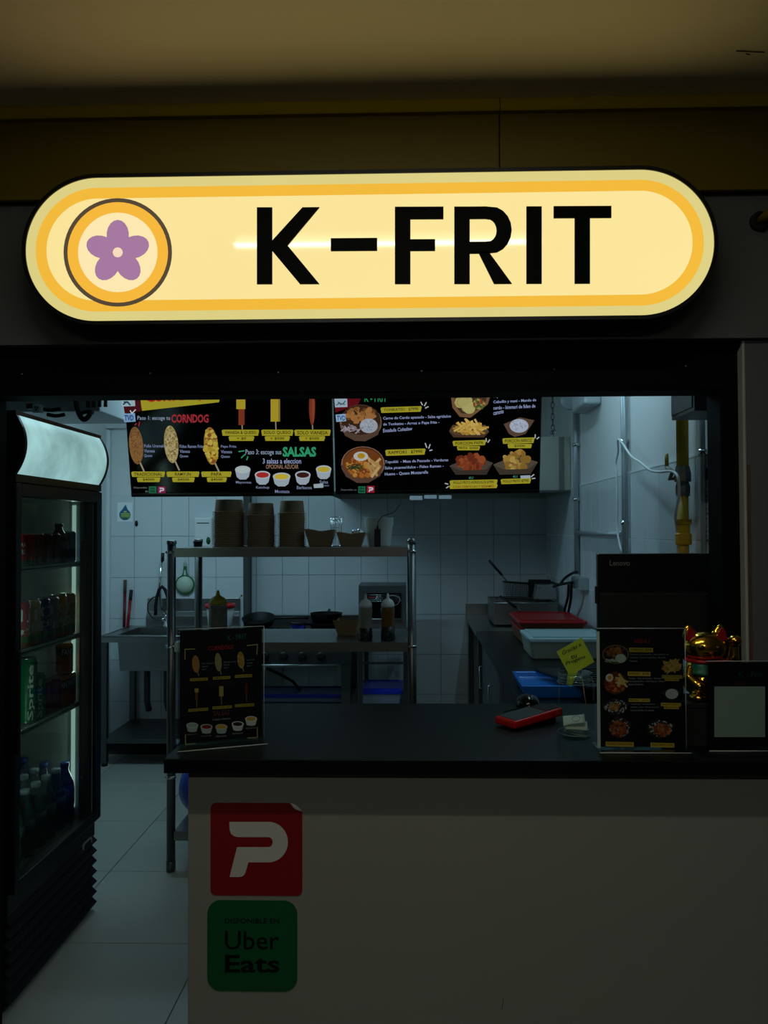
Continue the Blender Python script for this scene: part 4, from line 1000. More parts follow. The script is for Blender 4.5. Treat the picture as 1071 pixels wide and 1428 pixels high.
lines(282, 138, 28, (('Carne de Cerdo apanado - Salsa agridulce', 316), ('de Tonkatsu - Arroz o Papa frita -', 262), ('Ensalada Coleslaw', 136)))
pr.ell(188, 358, 102, 82, (122, 92, 72)); pr.ell(188, 352, 94, 72, (52, 26, 16)); pr.poly([(84, 362), (288, 360), (268, 414), (214, 446), (160, 446), (108, 416)], (80, 58, 46))
pr.ell(188, 354, 92, 70, (104, 56, 24)); pr.dots(184, 370, 80, 46, 80, 10, [(150, 88, 36), (120, 60, 24), (170, 120, 50)])
pr.sticks(236, 372, 24, 28, 8, 60, 12, [(180, 150, 100), (160, 128, 76)], rot=1.4); pr.sticks(150, 372, 30, 12, 14, 30, 5, [(50, 66, 30), (40, 50, 26)])
pr.ell(178, 322, 34, 22, (176, 180, 180)); pr.ell(180, 320, 18, 13, (170, 130, 30))
ytag(292, 292, 480, 320, 'RAPPOKI   $7990', -6)
for p in ([(486, 282), (478, 260)], [(494, 286), (502, 266)], [(498, 296), (512, 292)]): pr.stroke(p, 5, (170, 176, 180))
lines(290, 342, 28, (('Topokki  - Masa de Pescado - Verduras', 296), ('Salsa picante/dulce - Fideo Ramen -', 274), ('Huevo - Queso Mozzarella', 202)))
pr.text('Disponible en', 86, 474, 158, 484, (100, 108, 112)); pr.rect(166, 462, 200, 494, (28, 96, 70)); pr.text('Uber', 171, 466, 195, 476, BKT, bold=0.02); pr.text('Eats', 171, 479, 195, 489, BKT, bold=0.03)
pr.rect(206, 460, 242, 492, (140, 26, 44)); ped(214, 466, 236, 488, (190, 190, 200))
BOATC = (110, 80, 54)
pr.poly([(596, 30), (786, 30), (770, 80), (690, 142), (640, 138), (606, 96)], BOATC); pr.poly([(612, 30), (770, 30), (756, 84), (688, 124), (648, 122), (622, 92)], (62, 46, 34))
pr.dots(655, 74, 30, 36, 14, 20, [(166, 160, 96), (150, 142, 80)]); pr.ell(684, 98, 28, 26, (170, 164, 100)); pr.ell(656, 70, 26, 22, (164, 158, 96)); pr.dots(728, 78, 26, 24, 34, 6, [(70, 100, 40), (130, 50, 34), (150, 130, 70)])
pr.poly([(590, 204), (606, 176), (760, 176), (776, 208), (752, 232), (610, 232)], (84, 62, 44)); pr.sticks(690, 192, 56, 22, 40, 60, 9, [(180, 146, 62), (160, 120, 44), (196, 164, 84)], rot=0.3)
pr.poly([(590, 206), (622, 222), (744, 222), (776, 208), (752, 234), (610, 234)], (70, 50, 36))
pr.poly([(844, 172), (920, 140), (988, 154), (946, 218), (896, 232), (868, 216)], (84, 64, 50)); pr.ell(916, 180, 44, 32, (160, 170, 190)); pr.dots(916, 176, 36, 24, 50, 3, [(176, 184, 200), (130, 140, 160)])
ytag(606, 250, 762, 274, 'PORCION PAPA', -4); ytag(626, 274, 734, 294, 'FRITA  $3000'); ytag(838, 238, 988, 264, 'PORCION ARROZ', -4); ytag(862, 264, 976, 284, '$2000')
for p in ([(764, 254), (762, 238)], [(770, 258), (780, 244)], [(990, 238), (992, 220)], [(998, 242), (1010, 232)]): pr.stroke(p, 5, (170, 176, 180))
pr.poly([(592, 366), (700, 320), (794, 352), (760, 406), (620, 406)], (70, 62, 54)); pr.dots(690, 352, 62, 40, 46, 15, [(120, 54, 28), (96, 40, 22), (136, 70, 38)]); pr.poly([(592, 368), (640, 388), (760, 384), (794, 354), (764, 408), (620, 408)], (54, 44, 38))
pr.poly([(796, 360), (900, 318), (1004, 348), (968, 400), (826, 404)], (76, 68, 56)); pr.dots(900, 342, 62, 42, 46, 15, [(150, 120, 54), (126, 96, 40), (168, 140, 72)]); pr.poly([(796, 362), (846, 384), (960, 380), (1004, 350), (970, 404), (826, 408)], (58, 50, 40))
pr.text('6U', 682, 416, 702, 428, (60, 140, 110), bold=0.01); pr.text('6U', 888, 410, 908, 422, (60, 140, 110), bold=0.01)
ytag(592, 434, 816, 458, 'POLLO FRITO AGRIDULCE $7990', -4); ytag(590, 456, 816, 474, '           CON CEBOLLIN Y SESAMO        ', -4, (120, 30, 20)); ytag(830, 428, 972, 452, 'POLLO FRITO $7990', -4)
pr.poly([(922, 412), (968, 410), (970, 424), (924, 426)], (150, 166, 176))
for p in ([(586, 452), (570, 448)], [(588, 462), (576, 470)], [(972, 418), (986, 406)], [(976, 426), (992, 424)]): pr.stroke(p, 5, (170, 176, 180))
lines(796, 36, 26, (('Topokki frito - Verduras picadas', 200), ('Cebollin y mani - Mandu de', 200), ('cerdo - kimmari de fideo de', 196), ('camote', 48)))
pr.build('screen_image', t)
# ================================================================== STEEL RACK
RX0, RX1, RY0, RY1 = at(239, 900, 3.49).x, at(574.5, 900, 3.49).x, 3.49, 3.93
ZU, ZM, ZL = 1.465, 1.036, 0.185
rk = thing('steel_rack', ((RX0 + RX1)/2, 3.71, 0), 'stainless steel pass rack on round posts with three shelves behind the counter', 'rack')
for x in (RX0, RX1):
    for y in (RY0, RY1):
        m = MB(); m.tube([(x, y, 0.045), (x, y, 1.485)], 0.0195, n=18); po = m.build('post', STEEL_D, rk)
        m = MB(); m.lathe([(0.016, 0.0005), (0.021, 0.004), (0.021, 0.045), (0.017, 0.05)], (x, y, 0), n=14); m.build('foot', STEEL_D, po)
        m = MB(); m.lathe([(0.0215, 1.482), (0.0225, 1.486), (0.0225, 1.496), (0.018, 1.500), (0, 1.500)], (x, y, 0), n=16); m.build('cap', mat((120, 122, 122), rough=0.3, metal=0.9, noise=0.1), po)
        for z in (ZU - 0.025, ZM - 0.025, 0.42):
            m = MB(); m.tube([(x, y, z), (x, y, z + 0.012)], 0.0225, n=16); m.ball((x + (0.02 if x > 0 else -0.02), y - 0.008, z + 0.006), 0.007, n=8, k=6); m.build('clamp', CHROME, po)
for z, th in ((ZU, 0.042), (ZM, 0.042), (ZL, 0.042)):
    m = MB(); a, b, c, d = RX0 + 0.018, RX1 - 0.018, RY0 - 0.016, RY1 + 0.016
    m.box(a, b, c + 0.0015, d - 0.0015, z - 0.002, z)
    m.box(a, b, c, c + 0.0015, z - th, z); m.box(a, b, d - 0.0015, d, z - th, z)
    m.box(a, a + 0.0015, c + 0.0015, d - 0.0015, z - th, z - 0.002); m.box(b - 0.0015, b, c + 0.0015, d - 0.0015, z - th, z - 0.002)
    m.build('shelf', STEEL, rk)

# kraft bowls, upside down, nested in three stacks: every bowl is its own thing
BP = [(0.0765, 0.0), (0.0785, 0.0015), (0.0765, 0.0030), (0.0675, 0.0032), (0.0625, 0.058), (0.0605, 0.060), (0.0, 0.060)]
m = MB(); m.lathe(BP[:4], (0, 0, 0), n=28); m.cur = 1; m.lathe(BP[3:], (0, 0, 0), n=28)
b0 = m.build('kraft_bowl', [mat((182, 156, 122), rough=0.8, noise=0.08, scale=40), mat((128, 106, 80), rough=0.85, noise=0.12, scale=40)], None, loc=(0, 0, 0)); bm_ = b0.data  # rims lightened, bodies darkened: the shaded gaps are put into the colour
first = True
def ORDN(n): return '%d%s' % (n, 'th' if 10 < n < 20 else {1: 'st', 2: 'nd', 3: 'rd'}.get(n % 10, 'th'))
for (pa, pb, ytop, lab) in ((297, 342.5, 697, 'left'), (343, 385, 702, 'middle'), (387.5, 427, 699, 'right')):
    yy = 3.66; xc = at((pa + pb)/2, 740, yy).x; sc = (at(pb, 740, yy).x - at(pa, 740, yy).x)/0.155
    nb = 23 if lab == 'left' else (22 if lab == 'middle' else 22)
    ht = at(340, ytop, yy).z - ZU - 0.060
    for k in range(nb):
        o = b0 if first else bpy.data.objects.new('kraft_bowl', bm_)
        if not first: COL.objects.link(o)
        first = False
        o.location = (xc + random.uniform(-0.001, 0.001), yy, ZU + 0.0004 + ht*k/(nb - 1)); o.scale = (sc, sc, 1)
        top = k == nb - 1
        tag(o, ('topmost upturned kraft bowl of the %s stack on the upper rack shelf' % lab) if top else ('brown kraft bowl, %s from the top of the %s stack on the upper rack shelf' % (ORDN(nb - k), lab)), 'bowl', 'kraft bowls on the upper rack shelf')

def boat(c, L, Wd, h, label, rz=0.0):
    """open paper tray with flared sides"""
    t = thing('paper_tray', c, label, 'tray', 'brown paper trays on the rack')
    c = Vector(c); r = Matrix.Rotation(rz, 3, 'Z'); m = MB()
    lo = [(-L*0.34, -Wd*0.32), (L*0.34, -Wd*0.32), (L*0.34, Wd*0.32), (-L*0.34, Wd*0.32)]
    hi = [(-L*0.5, -Wd*0.5), (L*0.5, -Wd*0.5), (L*0.5, Wd*0.5), (-L*0.5, Wd*0.5)]
    mid = [(0, -Wd*0.46), (L*0.5, 0), (0, Wd*0.46), (-L*0.5, 0)]
    vs = []
    for k_, (ins) in enumerate((0, 0.0022)):
        for x, y in lo: vs.append(r @ Vector((x - math.copysign(ins, x), y - math.copysign(ins, y), 0.0006 + ins)) + c)
        for (x, y), z in zip(hi, (h, h*0.97, h*0.95, h*1.02)): vs.append(r @ Vector((x - math.copysign(ins, x), y - math.copysign(ins, y), z)) + c)
        for (x, y), z in zip(mid, (h*0.86, h*0.9, h*0.86, h*0.9)): vs.append(r @ Vector((x - (math.copysign(ins, x) if x else 0), y - (math.copysign(ins, y) if y else 0), z)) + c)
    fs = [(3, 2, 1, 0), (12, 13, 14, 15)]
    for k_ in range(4):
        q = (k_ + 1) % 4
        fs += [(k_, q, 4 + q, 8 + k_, 4 + k_), (12 + k_, 16 + k_, 20 + k_, 16 + q, 12 + q)]
        fs += [(4 + k_, 8 + k_, 20 + k_, 16 + k_), (8 + k_, 4 + q, 16 + q, 20 + k_)]
    m.add(vs, fs); m.build('tray', KRAFT, t)
    return t
p = at(447, 761, 3.64); boat((p.x, 3.64, ZU), 0.142, 0.10, 0.085, 'brown paper tray right of the bowl stacks on the upper rack shelf')
p = at(490, 761, 3.62); boat((p.x, 3.62, ZU), 0.135, 0.10, 0.070, 'brown paper tray holding crumpled foil on the upper rack shelf')
p = at(486, 884, 3.73); boat((p.x, 3.73, ZM), 0.130, 0.10, 0.075, 'brown paper tray left of the squeeze bottles on the middle rack shelf', rz=-0.25)
p = at(499, 741, 3.63); fo = thing('foil_ball', (p.x, 3.64, ZU + 0.055), 'crumpled silver foil lying in the second paper tray', 'foil')
m = MB()
for k in range(7): m.ball((p.x + random.uniform(-0.022, 0.022), 3.64 + random.uniform(-0.015, 0.015), ZU + 0.063 + random.uniform(-0.004, 0.012)), random.uniform(0.010, 0.016), n=7, k=5)
m.build('foil', mat((215, 220, 224), rough=0.25, metal=0.9, noise=0.1, bump=0.8, bscale=90), fo)
# wire cutlery holder
p = at(469, 760, 3.70); wc = thing('wire_holder', (p.x, 3.70, ZU), 'upright chrome wire holder between the two paper trays', 'holder')
m = MB()
for z in (0.003, 0.09, 0.128, 0.142): m.tube([(p.x + 0.027*cos(2*pi*k/20), 3.70 + 0.027*sin(2*pi*k/20), ZU + z) for k in range(20)], 0.0011, n=6, closed=True)
for k in range(12): a = 2*pi*k/12; m.tube([(p.x + 0.027*cos(a), 3.70 + 0.027*sin(a), ZU + 0.002), (p.x + 0.027*cos(a), 3.70 + 0.027*sin(a), ZU + 0.142)], 0.0009, n=5)
o = m.build('wire_cage', CHROME, wc)
m = MB(); m.lathe([(0.0, 0.0006), (0.026, 0.0006), (0.026, 0.003), (0, 0.003)], (p.x, 3.70, ZU), n=20); m.build('base', CHROME, wc)
# translucent jug and the black blender stick in front of it
p = at(528.5, 761, 3.68); tb = thing('plastic_tub', (p.x, 3.68, ZU), 'milky white plastic tub at the right of the upper rack shelf', 'tub')
m = MB(); m.lathe([(0.0, 0.0006), (0.054, 0.0006), (0.056, 0.004), (0.0655, 0.096), (0.069, 0.100), (0.070, 0.135), (0.072, 0.137), (0.070, 0.1375), (0.064, 0.10), (0.054, 0.006), (0, 0.005)], (p.x, 3.68, ZU), n=30); m.build('vessel', mat((214, 218, 212), rough=0.35, noise=0.06, scale=12, trans=0.2), tb)
p = at(526.5, 763, 3.56); im = thing('stick_blender', (p.x, 3.56, ZU), 'black stick blender handle standing before the milky tub, its cord rising', 'blender')
m = MB(); m.box(p.x - 0.0145, p.x + 0.0145, 3.548, 3.575, ZU + 0.0006, ZU + 0.084); m.build('handle', BLACK, im, bevel=0.004)
m = MB(); m.tube([(p.x, 3.562, ZU + 0.083), (p.x, 3.562, ZU + 0.098)], 0.005, n=10); m.tube([(p.x, 3.562, ZU + 0.098), (p.x + 0.002, 3.562, ZU + 0.115), (p.x + 0.022, 3.565, ZU + 0.142), (p.x + 0.045, 3.575, ZU + 0.150), (p.x + 0.075, 3.60, ZU + 0.160), (p.x + 0.105, 3.64, ZU + 0.20), (p.x + 0.12, 3.70, ZU + 0.30)], 0.0018, n=8); m.build('cord', BLACKM, im)
p = at(276, 761, 3.70); lc = thing('metal_tin', (p.x, 3.70, ZU), 'small dark round tin on the left end of the upper rack shelf', 'tin')
m = MB(); m.lathe([(0.019, 0.0006), (0.021, 0.002), (0.021, 0.017)], (p.x, 3.70, ZU), n=18); m.build('tin', mat((60, 62, 60), rough=0.4, metal=0.6, noise=0.1), lc)
m = MB(); m.lathe([(0.0225, 0.017), (0.0225, 0.027), (0.020, 0.028), (0, 0.028)], (p.x, 3.70, ZU), n=18); m.build('lid', mat((44, 46, 46), rough=0.4, metal=0.6, noise=0.1), lc)

# squeeze bottles
def squeeze(c, r, h, body, fill, ffrac, capc, label, tether):
    t = thing('squeeze_bottle', c, label, 'bottle', 'squeeze bottles on the middle rack shelf')
    m = MB(); m.lathe([(r*0.93, 0.0006), (r, 0.006), (r*0.98, h*0.24), (r*0.91, h*0.42), (r*0.95, h*0.54), (r, h*0.66), (r*0.93, h*0.70), (r*0.88, h*0.72)], c, n=24); m.build('body', body, t)
    m = MB(); m.lathe([(r*0.955, 0.0012), (r*1.012, 0.006), (r*0.995, h*ffrac)], c, n=24); m.build('sauce', fill, t)
    cp = mat(capc, rough=0.4, noise=0.04)
    m = MB(); m.lathe([(r*0.95, h*0.705), (r*0.97, h*0.74), (r*0.90, h*0.79), (r*0.66, h*0.85), (r*0.30, h*0.885), (r*0.22, h*0.90), (r*0.15, h*0.985), (r*0.06, h), (0, h)], c, n=22); co = m.build('cap', cp, t)
    if tether == 1:
        m = MB(); m.tube([(c[0] + r*0.18, c[1], c[2] + h*0.95), (c[0] + r*0.9, c[1], c[2] + h*0.955), (c[0] + r*1.65, c[1], c[2] + h*0.91), (c[0] + r*1.75, c[1], c[2] + h*0.84), (c[0] + r*1.4, c[1], c[2] + h*0.765), (c[0] + r*0.92, c[1], c[2] + h*0.735)], 0.0016, n=8); m.build('tether', cp, co)
    if tether == 2:
        m = MB(); m.tube([(c[0] + r*0.9, c[1], c[2] + h*0.735), (c[0] + r*1.5, c[1], c[2] + h*0.74), (c[0] + r*2.1, c[1], c[2] + h*0.79), (c[0] + r*2.55, c[1], c[2] + h*0.87)], 0.0013, n=8); m.ball((c[0] + r*2.6, c[1], c[2] + h*0.885), 0.005, n=8, k=6); m.build('tether', cp, co)
    return t
p = at(510, 892, 3.55); squeeze((p.x, 3.55, ZM), 0.0315, 0.212, mat((150, 146, 130), rough=0.3, noise=0.05, trans=0.25), mat((18, 12, 8), rough=0.4, noise=0.1), 0.27, (214, 218, 216), 'left white-capped squeeze bottle, greyish with dark sauce at the bottom, on the middle rack shelf', 0)
p = at(541, 893, 3.55); squeeze((p.x, 3.55, ZM), 0.0325, 0.215, mat((128, 88, 30), rough=0.25, noise=0.08, trans=0.2), mat((20, 12, 6), rough=0.4, noise=0.1), 0.30, (224, 226, 222), 'right white-capped squeeze bottle of amber sauce with a tethered cap, on the middle rack shelf', 1)
p = at(304, 880, 3.62); 
spk = mat((96, 92, 80), rough=0.6, noise=1.0, scale=120)
squeeze((p.x, 3.62, ZM), 0.043, 0.225, mat((150, 150, 140), rough=0.3, noise=0.05, trans=0.4), spk, 0.685, (146, 138, 18), 'large yellow-capped squeeze bottle of speckled seeds on the middle rack shelf', 2)
# red lid on the middle shelf behind the menu stand
p = at(262, 879, 3.75); rl = thing('red_plate', (p.x, 3.75, ZM), 'flat red plastic plate on the middle rack shelf behind the corndog menu', 'plate')
m = MB(); m.lathe([(0.030, 0.0006), (0.034, 0.002), (0.034, 0.010), (0.029, 0.013), (0.0, 0.011)], (p.x, 3.75, ZM), n=24, sx=1.3); m.build('plate', RED, rl)
# big blue water bottle lying on the bottom shelf
wbx = at(258, 1116, 3.52).x + 0.06; wz = ZL + 0.136
wbt = thing('water_jug', (wbx, 3.70, ZL), 'big blue water jug lying on the bottom rack shelf, its cap facing out', 'jug')
Mx = Matrix.Rotation(pi/2, 3, 'X')
JB = mat((26, 70, 190), rough=0.15, noise=0.08, trans=0.25)
m = MB(); m.lathe([(0.0, -0.215), (0.12, -0.213), (0.134, -0.19), (0.134, -0.07), (0.128, -0.06), (0.134, -0.05), (0.134, 0.06), (0.122, 0.11), (0.085, 0.145), (0.040, 0.165), (0.030, 0.17), (0.030, 0.19)], (wbx, 3.735, wz), n=32, M=Mx); m.build('body', JB, wbt)
m = MB(); m.lathe([(0.034, 0.182), (0.035, 0.212), (0.03, 0.216), (0.012, 0.2165), (0.010, 0.212), (0.0, 0.212)], (wbx, 3.735, wz), n=20, M=Mx); m.build('cap', mat((30, 84, 210), rough=0.35, noise=0.05), wbt)

# ================================================================== SINK
sy0, sy1 = 5.0, 5.555
sx0, sx1 = at(140, 890, sy0).x, -1.262
SZ = 0.85
sk_ = thing('sink_unit', ((sx0 + sx1)/2, 5.28, 0), 'stainless steel kitchen sink on legs with a deep basin by the back wall', 'sink')
bx0, bx1, by0, by1 = sx0 + 0.085, sx0 + 0.60, sy0 + 0.07, sy1 - 0.10
m = MB()
m.box(sx0, sx1, sy0, by0, SZ - 0.003, SZ); m.box(sx0, sx1, by1, sy1, SZ - 0.003, SZ); m.box(sx0, bx0, by0, by1, SZ - 0.003, SZ); m.box(bx1, sx1, by0, by1, SZ - 0.003, SZ)
m.box(sx0, sx1, sy0, sy0 + 0.003, SZ - 0.04, SZ - 0.003); m.box(sx0, sx0 + 0.003, sy0, sy1, SZ - 0.04, SZ - 0.003); m.box(sx1 - 0.003, sx1, sy0, sy1, SZ - 0.04, SZ - 0.003)
m.tube([(sx0, sy0, SZ), (sx1, sy0, SZ)], 0.005, n=8); m.tube([(sx0, sy0, SZ), (sx0, sy1, SZ)], 0.005, n=8)
m.build('top_frame', STEEL, sk_)
m = MB(); d = 0.24
vo = [Vector((x, y, z)) for z, i_ in ((SZ - 0.003, 0), (SZ - d, 0.012)) for x, y in ((bx0 + i_, by0 + i_), (bx1 - i_, by0 + i_), (bx1 - i_, by1 - i_), (bx0 + i_, by1 - i_))]
m.add(vo, [(0, 1, 5, 4), (1, 2, 6, 5), (2, 3, 7, 6), (3, 0, 4, 7), (4, 5, 6, 7)])
o = m.build('basin', STEEL, sk_, bevel=0.0); s_ = o.modifiers.new('Solidify', 'SOLIDIFY'); s_.thickness = 0.003
m = MB(); m.prism([(sy1 - 0.045, SZ), (sy1 - 0.045, SZ + 0.075), (sy1 - 0.012, SZ + 0.105), (sy1 - 0.012, SZ + 0.20), (sy1, SZ + 0.20), (sy1, SZ)], sx0 + 0.12, sx1, 'x'); m.build('backsplash', STEEL, sk_, bevel=0.003)
for x in (sx0 + 0.022, sx1 - 0.022):
    for y in (sy0 + 0.022, sy1 - 0.03):
        m = MB(); m.box(x - 0.019, x + 0.019, y - 0.019, y + 0.019, 0.02, SZ - 0.004); l_ = m.build('leg', STEEL_D, sk_, bevel=0.002)
        m = MB(); m.lathe([(0.016, 0.0005), (0.020, 0.003), (0.020, 0.012), (0.012, 0.022)], (x, y, 0), n=12); m.build('foot', BLACKM, l_)
m = MB(); m.box(sx0 + 0.01, sx1 - 0.01, sy0 + 0.012, sy1 - 0.012, 0.176, 0.18); m.box(sx0 + 0.042, sx1 - 0.042, sy0 + 0.006, sy0 + 0.010, 0.150, 0.182); m.build('lower_shelf', STEEL_D, sk_)
m = MB()
for x in (bx0 + 0.10, bx0 + 0.24): m.tube([(x, by1 - 0.1, SZ - d), (x, by1 - 0.1, 0.35), (x, by1 - 0.06, 0.28)], 0.022, n=10)
m.build('drain_pipe', mat((70, 76, 76), rough=0.5, noise=0.1), sk_)
m = MB(); m.lathe([(0.0, 0.0006), (0.05, 0.0006), (0.075, 0.03), (0.07, 0.12), (0.05, 0.15), (0.0, 0.152)], (bx1 - 0.07, 5.3, 0.18), n=20)
bk = thing('dark_bucket', (bx1 - 0.07, 5.3, 0.18), 'dark lidded pail on the shelf under the sink', 'bucket'); m.build('pail', BLACK, bk)
# faucet with a sprung hose
p = at(231, 868, sy1 - 0.07)
fc = thing('faucet', (p.x, sy1 - 0.07, SZ), 'tall chrome sink faucet with a black flexible hose looping down', 'faucet')
yy = sy1 - 0.07
m = MB(); m.lathe([(0.022, 0.0005), (0.022, 0.01), (0.014, 0.02), (0.014, 0.07), (0.010, 0.08), (0.010, 0.09)], (p.x, yy, SZ), n=16); m.build('base', CHROME, fc)
a, b = at(226, 776, yy), at(222, 818, yy)
m = MB(); m.tube([(p.x, yy, SZ + 0.085), at(224, 845, yy), b, a], 0.010, n=12); m.build('riser', CHROME, fc)
m = MB(); m.tube([at(226.5, 783, yy), at(227, 771, yy)], 0.0125, n=12); m.build('tip', BLACK, fc)
m = MB(); m.tube([at(*q, yy - 0.03) for q in ((217, 858), (217, 845), (219, 832), (222, 822), (226, 818), (230, 822), (233, 830), (236, 840), (238, 852))], 0.012, n=12); m.build('hose', BLACKM, fc)
m = MB(); m.tube([at(*q, yy - 0.02) for q in ((222, 830), (212, 834), (206, 842), (206, 852), (211, 860), (219, 865), (229, 864))], 0.0045, n=8); m.build('spray_loop', BLACK, fc)
m = MB(); m.tube([(p.x, yy, SZ + 0.055), (p.x, yy - 0.05, SZ + 0.06)], 0.008, n=10); m.ball((p.x, yy - 0.055, SZ + 0.06), 0.014); m.build('tap_knob', CHROME, fc)
# two handles leaning on the wall behind the sink corner
for k, (pa, pb, rgb, lab) in enumerate((((173, 872), (174.5, 809), (86, 60, 40), 'brown broom handle leaning in the corner left of the sink'), ((178, 872), (183, 823), (150, 22, 24), 'red dustpan handle leaning in the corner beside the brown one'))):
    a = at(*pa, 5.46); b = at(*pb, 5.552); a0 = a + (a - b)*((a.z - 0.86)/(b.z - a.z))
    a0 = Vector((a.x, 5.46, SZ + 0.001)) if a.z < SZ + 0.02 else Vector((a.x, 5.46, SZ + 0.001))
    t = thing('broom_handle', tuple(a0), lab, 'handle')
    m = MB(); mid_ = a0.lerp(b, 0.72); m.tube([a0, mid_], 0.0105, n=12); m.build('shaft', mat((100, 22, 24) if k == 0 else rgb, rough=0.4, noise=0.1), t)
    m = MB(); m.tube([mid_, b], 0.0118, n=12); m.build('grip', mat((86, 66, 44) if k == 0 else (30, 26, 26), rough=0.6, noise=0.1), t)
# green strainer on a hook on the tiles
yw = YB1 - 0.012
a = at(257, 774, yw); hk = thing('wall_hook', (a.x, yw, a.z), 'small hook above the green strainer on the tiled wall', 'hook')
m = MB(); m.tube([(a.x, YB1 - 0.0085, a.z), (a.x, YB1 - 0.03, a.z), (a.x, YB1 - 0.032, a.z + 0.012)], 0.003, n=8); m.build('hook', CHROME, hk)
GRN = mat((14, 112, 58), rough=0.4, noise=0.08)
c = at(257.5, 815.5, yw - 0.02); R_ = 0.066
stn = thing('strainer', (a.x, yw - 0.01, c.z), 'green-rimmed round strainer hanging on the tiled wall behind the rack', 'strainer')
ys_ = yw - 0.012
m = MB(); m.tube([(c.x + R_*cos(2*pi*k/36), ys_, c.z + R_*sin(2*pi*k/36)*1.0) for k in range(36)], 0.0055, n=8, closed=True); m.build('rim', GRN, stn)
m = MB(); m.lathe([(0.064, 0.0), (0.058, -0.010), (0.040, -0.022), (0.02, -0.028), (0.0, -0.029)], (c.x, ys_, c.z), n=30, M=Matrix.Rotation(pi/2, 3, 'X') @ Matrix.Diagonal((1, 1, -1)))
o = m.build('mesh_bowl', mat((188, 206, 186), rough=0.6, noise=0.1, scale=60), stn)
m = MB(); zt = c.z + R_
m.prism([(c.x - 0.030, zt - 0.012), (c.x + 0.030, zt - 0.012), (c.x + 0.014, zt + 0.022), (c.x + 0.011, zt + 0.068), (c.x - 0.011, zt + 0.068), (c.x - 0.014, zt + 0.022)], ys_ - 0.003, ys_ + 0.003); m.build('handle', GRN, stn)
m = MB(); m.prism([(c.x - 0.008, zt + 0.004), (c.x + 0.008, zt + 0.004), (c.x + 0.005, zt + 0.040), (c.x - 0.005, zt + 0.040)], ys_ - 0.0036, ys_ + 0.0036); m.build('handle_slot', mat((200, 206, 200), rough=0.5, noise=0.05), stn)
m = MB(); m.tube([(c.x - 0.007, ys_, zt + 0.066), (c.x - 0.009, ys_, zt + 0.095), (c.x - 0.004, ys_, zt + 0.110), (c.x + 0.004, ys_, zt + 0.110), (c.x + 0.009, ys_, zt + 0.095), (c.x + 0.007, ys_, zt + 0.066)], 0.003, n=8); m.build('loop', mat((190, 200, 196), rough=0.4, noise=0.05), stn)
# soap dispenser, drop poster, small hook on the tiles
a, b = at(273.5, 766, YB1 - 0.02), at(298, 722, YB1 - 0.02)
sd_ = thing('soap_dispenser', ((a.x + b.x)/2, YB1 - 0.03, a.z), 'white soap dispenser with a green leaf mark on the tiled wall', 'dispenser')
m = MB(); m.box(a.x, b.x, YB1 - 0.075, YB1 - 0.0085, a.z, b.z); m.build('case', WHITEP, sd_, bevel=0.010)
m = MB(); m.box(a.x + 0.02, b.x - 0.02, YB1 - 0.0765, YB1 - 0.0745, b.z - 0.042, b.z - 0.036); m.build('slot', BLACK, sd_)
g = at(290.5, 754, YB1 - 0.077); m = MB(); m.lathe([(0.0, -0.001), (0.018, -0.001), (0.018, 0.001), (0.0, 0.001)], (g.x, YB1 - 0.0765, g.z), n=24, M=Matrix.Rotation(pi/2, 3, 'X'), sx=0.85, sy=1.5); m.build('leaf_mark', mat((24, 84, 40), rough=0.4, noise=0.25, scale=60), sd_)
a, b = at(163.5, 727.5, YB1 - 0.01), at(185, 700.5, YB1 - 0.01)
po_ = thing('drop_poster', ((a.x + b.x)/2, YB1 - 0.009, a.z), 'small pale poster with a blue-green water drop on the back wall tiles', 'poster')
m = MB(); m.box(a.x, b.x, YB1 - 0.0092, YB1 - 0.0084, a.z, b.z); m.build('sheet', mat((244, 248, 248), rough=0.6, noise=0.02), po_)
pr = Print((0, YB1 - 0.0092, 0), (1, 0, 0), (0, 0, 1), crop=(150, 690, 0.16807), lift=0.0004, step=3e-5, rough=0.6)
def drop(s_, rgb): pr.poly([(150, 80)] + [(144 + 47*s_*sin(u), 165 - 46*s_*cos(u)) for u in [0.55 + k*(2*pi - 1.1)/18 for k in range(19)]], rgb)
drop(1.0, (44, 104, 140)); pr.ell(150, 176, 40, 34, (110, 150, 84)); pr.rect(108, 156, 186, 162, (210, 214, 120)); pr.rect(112, 172, 182, 178, (210, 214, 120)); pr.rect(136, 134, 158, 146, (200, 206, 120)); pr.ell(146, 200, 26, 8, (40, 96, 110))
pr.build('print', po_)
a = at(190, 730, YB1 - 0.015); hk = thing('wall_hook', (a.x, YB1 - 0.01, a.z), 'small dark plastic hook on the tiles right of the drop poster', 'hook')
m = MB(); m.lathe([(0.0, -0.004), (0.014, -0.004), (0.013, 0.003), (0.0, 0.005)], (a.x, YB1 - 0.0128, a.z), n=16, M=Matrix.Rotation(pi/2, 3, 'X'), sx=0.8, sy=1.6); m.tube([(a.x, YB1 - 0.016, a.z - 0.01), (a.x, YB1 - 0.028, a.z - 0.012), (a.x, YB1 - 0.03, a.z + 0.002)], 0.003, n=8); m.build('hook', BLACK, hk)
